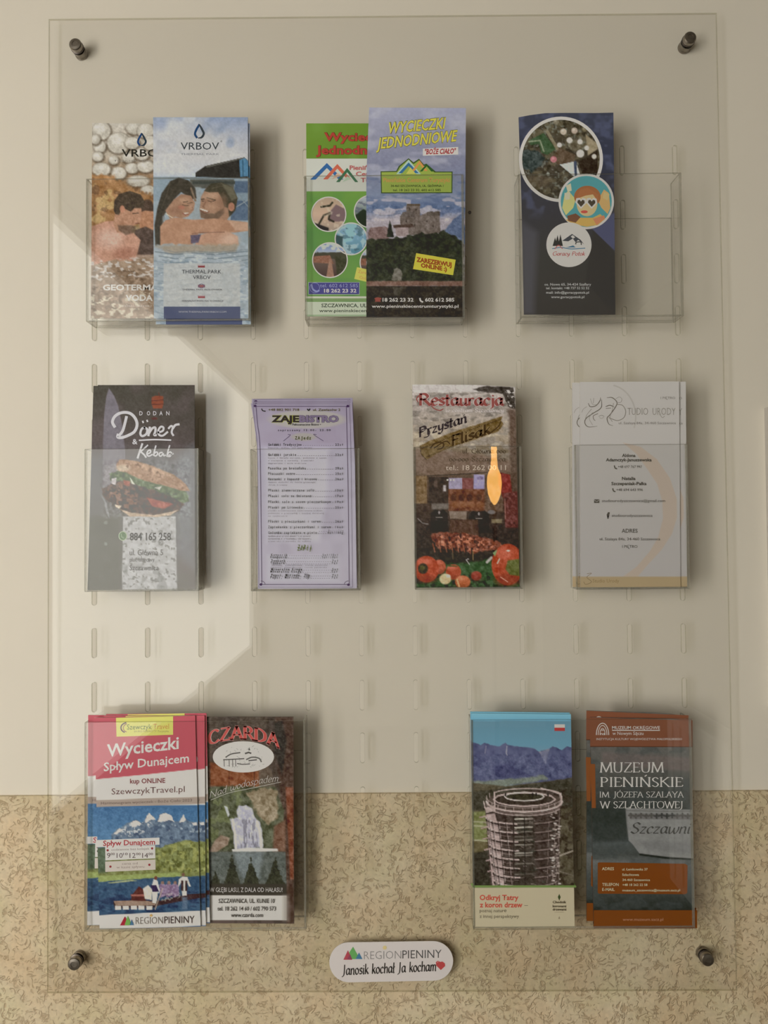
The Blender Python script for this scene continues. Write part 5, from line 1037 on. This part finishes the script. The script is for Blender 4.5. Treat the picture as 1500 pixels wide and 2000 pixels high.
def art_tower():
    a=Art([(920.5,1393),(926.5,1812)],[(1115,1395),(1122.5,1812)],Y1,(900,1370,4.348))
    a.grad([(95,(98,155,178)),(165,(88,148,172)),(166,(84,128,148)),(360,(86,136,158)),(560,(110,140,158))])  # tone step at the pocket rim: the panel's dimming painted into the sky
    a.poly([(90,345),(120,350),(170,372),(200,350),(260,372),(330,380),(380,350),(400,370),(470,380),(560,390),(610,395),(660,425),(740,410),(780,378),(810,390),(860,412),(900,382),(980,395),(980,720),(90,700)],(78,82,116),soft=5,rough=5,rs=20,tex=20,ts=50)
    a.poly([(660,425),(750,405),(740,470),(720,530),(690,470)],(120,118,136),soft=8,rough=8); a.spots(60,.52,(92,98,130),seed=3,alpha=.6,mask=a.mpoly([(90,400),(980,430),(980,640),(90,690)],30),sx=1.5); a.line([(392,380),(386,440),(394,455)],9,(150,148,156),alpha=.8); a.line([(215,380),(205,440)],8,(118,116,136)); a.poly([(280,560),(380,525),(480,570),(620,640),(300,640)],(66,68,104),soft=14,alpha=.8)
    a.poly([(90,680),(400,660),(600,640),(700,620),(760,660),(400,720),(90,730)],(108,116,104),soft=16,rough=10); a.poly([(90,690),(380,720),(980,650),(980,1590),(90,1590)],(84,76,58),soft=10,tex=14,ts=60); a.poly([(90,770),(380,735),(700,690),(980,640),(980,900),(90,930)],(66,62,50),soft=12,rough=8,tex=12,ts=20)
    a.poly([(90,940),(230,930),(240,1200),(90,1180)],(112,116,66),soft=14,tex=14); a.poly([(90,1180),(240,1190),(250,1280),(90,1300)],(98,88,58),soft=10); 
    for y in (1020,1055,1175): a.line([(90,y),(190,y+(5 if y<1100 else 8)),(230,y+12)],13,(150,146,112),soft=6)
    a.spots(30,.52,(58,48,38),seed=7,alpha=.8,mask=a.mpoly([(840,760),(980,700),(980,1590),(820,1590)],16)); a.poly([(90,1290),(260,1260),(280,1590),(90,1590)],(56,52,42),soft=14,tex=12); a.line([(840,1310),(950,1270)],14,(140,128,112)); a.line([(830,1440),(960,1480)],9,(110,100,86))
    # tower
    wd=(176,154,146); dk=(56,44,40)
    a.poly([(250,1560),(215,1000),(200,870),(290,800),(500,770),(700,740),(850,780),(850,900),(830,1560)],(70,58,52),soft=6,tex=20,ts=24)
    a.poly([(440,900),(620,900),(640,1560),(450,1560)],(60,54,46),soft=20,alpha=.7)
    # stacked ring walkways: the near half of every ring, a light rail over a dark gap
    rr=random.Random(9)
    def arc(cx,cy,rx,ry,a0,a1,w_,c,al=1.0):
        a.line([(cx+rx*math.cos(math.radians(t)),cy+ry*math.sin(math.radians(t))) for t in np.linspace(a0,a1,13)],w_,c,alpha=al,soft=4)
    a.poly([(215,960),(290,950),(330,1120),(345,1300),(362,1450),(372,1565),(268,1565),(240,1250)],(166,142,136),soft=6,tex=14)
    for k in range(8):
        y=985+k*76; rx=315-k*7; cx=530+k*3
        arc(cx,y+16,rx,56,100,180,13,dk); arc(cx,y,rx,56,100,178,13,wd); arc(cx,y+34,rx*.98,56,112,176,6,(120,100,94)); arc(cx,y+2,rx,54,4,72,9,wd,.55); arc(cx,y+16,rx,54,6,70,10,dk,.8)
        for t in (118,132,146,158,168): x=cx+rx*math.cos(math.radians(t)); yy=y+56*math.sin(math.radians(t)); a.line([(x,yy),(x+6,yy+66)],6,dk,alpha=.85); a.line([(x+8,yy+6),(x+13,yy+58)],5,(186,166,158),alpha=.7)
        for t in (14,30,46): x=cx+rx*math.cos(math.radians(t)); yy=y+54*math.sin(math.radians(t)); a.line([(x,yy),(x-4,yy+60)],5,wd,alpha=.5)
    for k in range(6): a.line([(160+k*14,985+k*92),(228+k*9,972+k*92)],12,(166,136,132),alpha=.9); a.line([(190+k*12,1030+k*92),(236+k*9,1024+k*92)],6,(120,96,92),alpha=.8)
    for y,al in ((960,.6),(1000,1),(1036,.35),(1072,1),(1110,.55),(1150,.3),(1180,.5),(1220,.65),(1290,.8),(1310,.5),(1380,.4),(1470,.3)):
        a.line([(462,y),(535,y-3)],13,(176,168,152),alpha=al,soft=4); a.line([(548,y-3),(606,y-6)],12,(170,160,146),alpha=al*.85,soft=4)
    for k in range(90):
        x=rr.uniform(380,790); y=rr.uniform(960,1550); l=rr.uniform(10,46); a.line([(x,y),(x+l,y+rr.uniform(-9,14))],rr.uniform(3,8),rr.choice([(150,134,126),(120,106,98),(96,84,76),(44,36,32),(48,60,48)]),alpha=.75,soft=4)
    for k in range(80): x=rr.uniform(768,842); y=rr.uniform(930,1550); a.ell(x,y,rr.uniform(6,16),rr.uniform(4,9),rr.choice([(196,180,170),(150,134,124),(70,58,50)]),soft=4)
    a.line([(447,940),(452,1560)],9,dk); a.line([(540,930),(545,1560)],7,(44,36,32)); a.line([(838,900),(830,1560)],6,(140,124,116),alpha=.6)
    a.poly([(205,860),(290,835),(850,800),(850,880),(700,930),(520,945),(380,945),(210,925)],(74,62,56),soft=5)
    a.ell(540,850,318,88,(84,70,62),soft=5); a.ell(540,826,262,58,(62,52,44),soft=5); a.ell(540,806,160,34,(56,52,38),soft=5,tex=16,ts=12)
    arc(540,850,322,88,0,180,15,wd); arc(540,868,322,88,10,176,7,(112,92,86)); arc(540,884,318,86,20,170,10,wd,.8); arc(540,832,262,58,0,360,14,wd,.95); arc(540,808,168,36,0,360,11,(186,168,160)); arc(540,840,258,60,10,170,8,dk)
    arc(560,792,290,52,200,350,10,wd,.9)
    for t in range(-20,205,14): x=540+322*math.cos(math.radians(t)); y=850+88*math.sin(math.radians(t)); a.line([(x,y),(x-2,y-34)],6,wd if t%28 else (120,100,94),alpha=.8)
    arc(540,816,322,88,-10,180,6,wd,.7)
    for x in (380,610,640,740): a.ell(x,790,8,15,(44,38,34),soft=4)
    a.poly([(205,905),(290,880),(292,930),(214,948)],wd,soft=4,alpha=.9); a.line([(195,850),(205,905)],9,wd); a.line([(285,770),(290,930)],10,wd); a.line([(680,735),(770,760),(850,790)],9,wd); a.line([(850,780),(852,866)],11,wd)
    a.grain(12,mask=np.clip((1560-a.Y)/6,0,1)*np.clip((a.Y-420)/60,0,1))
    a.vrect(96,1562,980,1580,(100,128,60)); a.rect(90,1580,990,1950,(172,158,124),soft=3)
    a.vrect(795,194,884,223,(205,200,198)); a.vrect(795,223,884,251,(176,52,50))
    rd=(190,72,54)
    a.text('Odkryj Tatry',160,490,1686,42,rd,bold=.03); a.text('z koron drzew',160,524,1748,42,rd,bold=.03); a.text('–',540,570,1748,40,(90,80,60)); a.text('poznaj naturę',160,388,1790,28,(90,78,58)); a.text('z innej perspektywy',160,494,1838,28,(90,78,58))
    for t,y in (('Chodnik',1714),('koronami',1748),('drzewami',1776)): a.text(t,780,896,y,20,(78,66,46),bold=.03)
    a.vp([(824,1660),(836,1634),(848,1662),(840,1682),(832,1682)],(60,72,40)); a.vrect(834,1680,838,1692,(60,60,40)); a.vrect(796,1788,876,1791,(140,120,90)); a.vp([(828,1846),(836,1822),(844,1846)],(130,112,84))
    return a.build('leaflet','leaflet with blue sky, mountains and a round timber lookout tower','leaflet',None,M_PAPER_BLUE)

def art_museum():
    a=Art([(1153,1401),(1159.5,1810)],[(1349.5,1406),(1356.5,1811)],Y1,(1120,1370,4.346),top=[(0,0),(.8,-1),(1,3)])
    a.fill((92,88,80)); a.grad([(390,(86,84,78)),(560,(80,78,72)),(800,(62,62,58)),(1000,(50,52,48)),(1200,(72,76,74)),(1300,(66,68,64)),(1360,(88,90,86)),(1640,(60,62,58)),(1780,(46,46,42))])
    a.spots(120,.5,(64,68,66),seed=2,alpha=.5,sy=2); a.poly([(240,430),(1050,480),(1050,600),(500,560),(240,520)],(104,88,82),soft=30,alpha=.5)
    # mug
    a.poly([(440,905),(1050,920),(1050,1340),(780,1325),(560,1290),(500,1210),(468,1180),(450,1040)],(112,112,106),soft=6,tex=6,ts=60); a.poly([(560,1180),(1050,1200),(1050,1310),(620,1260)],(96,96,92),soft=40,alpha=.6)
    a.poly([(470,950),(1050,960),(1050,1004),(480,998)],(96,94,90),soft=6); 
    for k in range(13):
        x=486+k*44; y=968+(k%2)*4
        for dx,dy in ((0,-14),(0,16),(-15,0),(15,0),(0,0)): a.ell(x+dx,y+dy,9,9,(58,56,54) if k in (5,6,7,8) else (76,72,68),soft=4)
    a.line([(450,925),(1050,935)],5,(80,76,72)); a.poly([(560,1290),(800,1320),(1050,1335),(1050,1346),(780,1336),(560,1306)],(42,42,38),soft=6); a.poly([(160,900),(440,905),(460,1180),(160,1200)],(52,54,50),soft=30,alpha=.7)
    a.vp([(140,136),(1010,160),(1010,384),(142,380)],(112,66,46)); a.vp([(142,378),(1010,382),(1010,388),(142,386)],(84,50,36)); a.vrect(172,1772,1050,1925,(110,58,20))
    a.text('Szczawni',480,985,1120,92,(66,64,60),font='pen',slant=.3,nib=(.13,.05,35))
    a.vp([(206,1372),(216,1366),(950,1378),(968,1392),(966,1624),(952,1636),(216,1632),(206,1622)],(112,58,20)); a.vp([(142,530),(184,532),(190,905),(156,905)],(120,66,34))
    c=(200,180,158)
    a.vring(247,285,56,104,7,c,a0=180,a1=360); a.vring(247,285,40,84,6,c,a0=180,a1=360); a.vring(247,285,24,60,5,c,a0=180,a1=360)
    a.vrect(191,270,198,285,c); a.text('ns',226,270,284,22,c,bold=.02); a.text('m',232,262,250,18,c,bold=.02)
    a.text('MUZEUM OKRĘGOWE',328,734,236,26,c,bold=.01); a.vrect(328,242,734,249,c); a.text('w Nowym Sączu',332,594,284,28,c); a.text('INSTYTUCJA KULTURY WOJEWÓDZTWA MAŁOPOLSKIEGO',195,922,328,17,c)
    t=(196,184,160); nb=(.13,.05,0)
    a.text('MUZEUM',222,770,602,84,t,font='serif',nib=nb); a.text('PIENIŃSKIE',228,934,724,80,t,font='serif',nib=nb); a.text('IM. JÓZEFA SZALAYA',222,938,815,50,t,font='serif',nib=(.12,.05,0)); a.text('W SZLACHTOWEJ',222,928,906,58,t,font='serif',nib=nb)
    for s_,x0,x1,y,h in (('ADRES',242,344,1432,24),('TELEFON',244,384,1566,24),('E-MAIL',244,350,1608,24),('ul. Łemkowska 37',414,630,1434,19),('Szlachtowa',414,556,1480,19),('34-460 Szczawnica',416,650,1524,19),('+48 18 262 22 58',416,628,1566,19),('muzeum_szczawnica@muzeum.sacz.pl',416,905,1612,19)): a.text(s_,x0,x1,y,h,(196,160,120),bold=.01)
    a.text('www.muzeum.sacz.pl',418,762,1862,24,(160,110,78))
    a.grain(4)
    return a.build('leaflet','museum leaflet in rust and grey with a large white serif title, front of its stack','leaflet','rust coloured museum leaflets',M_PAPER_BROWN)

def dup(root,dx,dy,dz,label,ry=0.0,drop=(),sx=1.0):
    r=root.copy(); COL.objects.link(r); r.location=root.location+Vector((dx,dy,dz)); r.rotation_euler=(0,ry,0); r['label']=label
    for ch in list(root.children):
        if ch.name.split('.')[0] in drop: continue
        c=ch.copy(); COL.objects.link(c); c.parent=r
    return r
art_geo(); th=art_thermal()
dup(th,0.0016,0.0016,-0.0055,'second blue thermal bath leaflet, only its dark right edge showing behind the front one')
art_green(); art_castle(); art_navy()
MM=0.001/1.9*1.0
d=art_doner(); dup(d,-0.0050,0.0016,-0.0005,'kebab leaflet behind the front one, showing as a dark strip on the left',ry=math.radians(-.0)); 
m=art_menu(); dup(m,0.0005,0.0018,0.0022,'lilac menu leaflet just behind the front one, its top edge showing'); dup(m,0.0002,0.0036,0.0052,'rearmost lilac menu leaflet, topmost edge of its stack')
art_grill()
st=art_studio(); dup(st,0.0073,0.0016,0.0,'white beauty studio leaflet pushed to the right behind the front one'); dup(st,-0.0068,0.0034,0.0,'white beauty studio leaflet pushed to the left behind the front one')
tr_=art_travel(); dup(tr_,0.0047,0.0016,0.0006,'river trip leaflet behind the front one, showing along its right side',ry=math.radians(1.2)); dup(tr_,0.0084,0.0032,0.0022,'rearmost river trip leaflet, shifted furthest right',ry=math.radians(.6)); dup(tr_,-0.0140,0.0048,0.0001,'river trip leaflet shifted left behind the front one',ry=math.radians(1.7))
art_waterfall()
tw=art_tower(); dup(tw,-0.0008,0.0016,0.0012,'second timber tower leaflet, a thin edge above the front one')
mu=art_museum(); dup(mu,-0.0066,0.0016,0.0054,'rear museum leaflet standing higher and to the left of the front one',ry=math.radians(1.0)); dup(mu,0.0004,0.0032,0.0008,'museum leaflet between the front and rear ones, its right edge showing')

# ------------------------------------------------------------------ sticker
def sticker():
    a=Art([(643,1840),(643,1919)],[(886,1838),(886,1917)],-0.0006,(620,1820,5.172))
    a.s=5.172
    pts=[]
    for k in range(25):
        t=math.radians(-90+180*k/24); pts.append((1170+200*math.cos(t),294+200*math.sin(t)))
    for k in range(25):
        t=math.radians(90+180*k/24); pts.append((320+200*math.cos(t),308+202*math.sin(t)))
    V=[un(x/5.172+620,y/5.172+1820,-0.0006) for x,y in pts]; n=len(V)
    c=sum(V)/n; root=empty('sticker',tuple(c),'white pill-shaped sticker with coloured mountain logo and red heart on the board','sticker')
    V2=[v+np.array([0,0.0005,0]) for v in V]
    mesh_obj('backing',V+V2,[tuple(range(n))[::-1],tuple(range(n,2*n))]+[(k,(k+1)%n,(k+1)%n+n,k+n) for k in range(n)],principled('sticker_white',(0.80,0.76,0.76),.35),root)
    a.vp([(262,282),(308,186),(352,282)],(168,50,60)); a.vp([(320,210),(360,150),(410,240),(385,276),(350,276)],(78,140,60)); a.vp([(385,275),(420,208),(455,275)],(50,100,128)); a.vp([(300,275),(330,225),(352,278)],(130,50,70))
    a.text('REGION',470,846,278,80,(120,110,100),bold=-.012,rise=.02); a.text('PIENINY',858,1254,270,82,(74,68,64),rise=.02,bold=-.003); a.vell(680,160,20,20,(200,160,90))
    a.text('Janosik kochał Ja kocham',246,1200,436,100,(52,44,40),font='pen',nib=(.16,.09,30),rise=.045,slant=.05)
    a.vp([(1246,386),(1200,340),(1196,306),(1216,292),(1240,304),(1262,300),(1288,320),(1290,346)],(176,50,48)); a.stroke([(1210,312),(1222,300)],5,(215,120,110))
    vv=np.concatenate(a.vv)-c; tag(fast_mesh('lettering',vv,np.concatenate(a.vf),np.concatenate(a.vc),root),kind='stuff')
sticker()

# ------------------------------------------------------------------ small things on the wall and in the room
v=un(917,416,WALL); nl=lathe_y('nail',[(0.0007,WALL),(0.0007,WALL-0.0015),(0.0018,WALL-0.0016),(0.0016,WALL-0.0022)],float(v[0]),float(v[2]),M_STEEL_DARK,None,12)
tag(nl,'tiny dark nail head in the wall right of the castle leaflet','nail')
a_=un(1500,795,0.004); b_=un(1560,1385,0.004)
fr=empty('picture_frame',(float(a_[0])+.03,WALL,float(b_[2])),'thin grey upright edge of a frame on the wall at the far right','frame')
fx0,fx1,fz0,fz1=float(a_[0]),float(a_[0])+0.21,float(b_[2]),float(a_[2])
boxes('border',[(fx0,fx0+.006,.004,WALL,fz0,fz1),(fx1-.006,fx1,.004,WALL,fz0,fz1),(fx0+.006,fx1-.006,.004,WALL,fz1-.006,fz1),(fx0+.006,fx1-.006,.004,WALL,fz0,fz0+.006)],principled('grey_frame',(.55,.52,.48),.4),fr)
box('sheet',fx0+.006,fx1-.006,.014,WALL-.0005,fz0+.006,fz1-.006,principled('frame_sheet',(.6,.58,.54),.5),fr)
# warm wall lamp on a stand in the room behind the viewer, mirrored in the grill leaflet's pocket
lp=empty('floor_lamp',(0.714,-1.865,ZF),'warm glowing candle-shaped lamp on a thin stand, mirrored over the grill leaflet','lamp')
def tube(name,x,y,z0,z1,prof,mat,seg=20):
    V=[];F=[]
    for r,t in prof:
        for k in range(seg): V.append((x+r*math.cos(2*math.pi*k/seg),y+r*math.sin(2*math.pi*k/seg),z0+(z1-z0)*t))
    for i in range(len(prof)-1):
        for k in range(seg): F.append((i*seg+k,i*seg+(k+1)%seg,(i+1)*seg+(k+1)%seg,(i+1)*seg+k))
    F+=[tuple(range(seg))[::-1],tuple((len(prof)-1)*seg+k for k in range(seg))]
    return mesh_obj(name,V,F,mat,lp,smooth=True)
tube('base',0.714,-1.865,ZF,ZF+.02,[(.13,0),(.13,.7),(.02,1)],M_STEEL_DARK)
tube('pole',0.714,-1.865,ZF+.02,.55,[(.008,0),(.008,1)],M_STEEL_DARK)
tube('lamp_shade',0.714,-1.865,.55,.76,[(.004,0),(.013,.06),(.022,.18),(.026,.34),(.023,.48),(.013,.60),(.010,.75),(.010,.97),(.004,1)],emissive('warm_lamp',(1.0,.50,.12),14.0))
# ribbed radiator under the sill on the right wall, seen mirrored in the acrylic
rd=empty('radiator',(XR-0.06,-1.9,-0.9),'white ribbed radiator mirrored in the lower right of the acrylic','radiator')
M_RAD=principled('radiator_enamel',(.82,.82,.80),.3)
box('front_plate',XR-0.11,XR-0.10,-2.3,-1.5,-0.9,-0.25,M_RAD,rd,bevel=.003)
box('top_grille',XR-0.11,XR-0.012,-2.3,-1.5,-0.25,-0.235,M_RAD,rd,bevel=.003)
for k in range(10): box('rib',XR-0.118,XR-0.1102,-2.26+k*.08,-2.23+k*.08,-0.87,-0.28,M_RAD,rd,bevel=.003)
for z in (-.8,-.4): box('bracket',XR-0.0995,XR-0.0005,-1.95,-1.9,z,z+.04,M_RAD,rd)
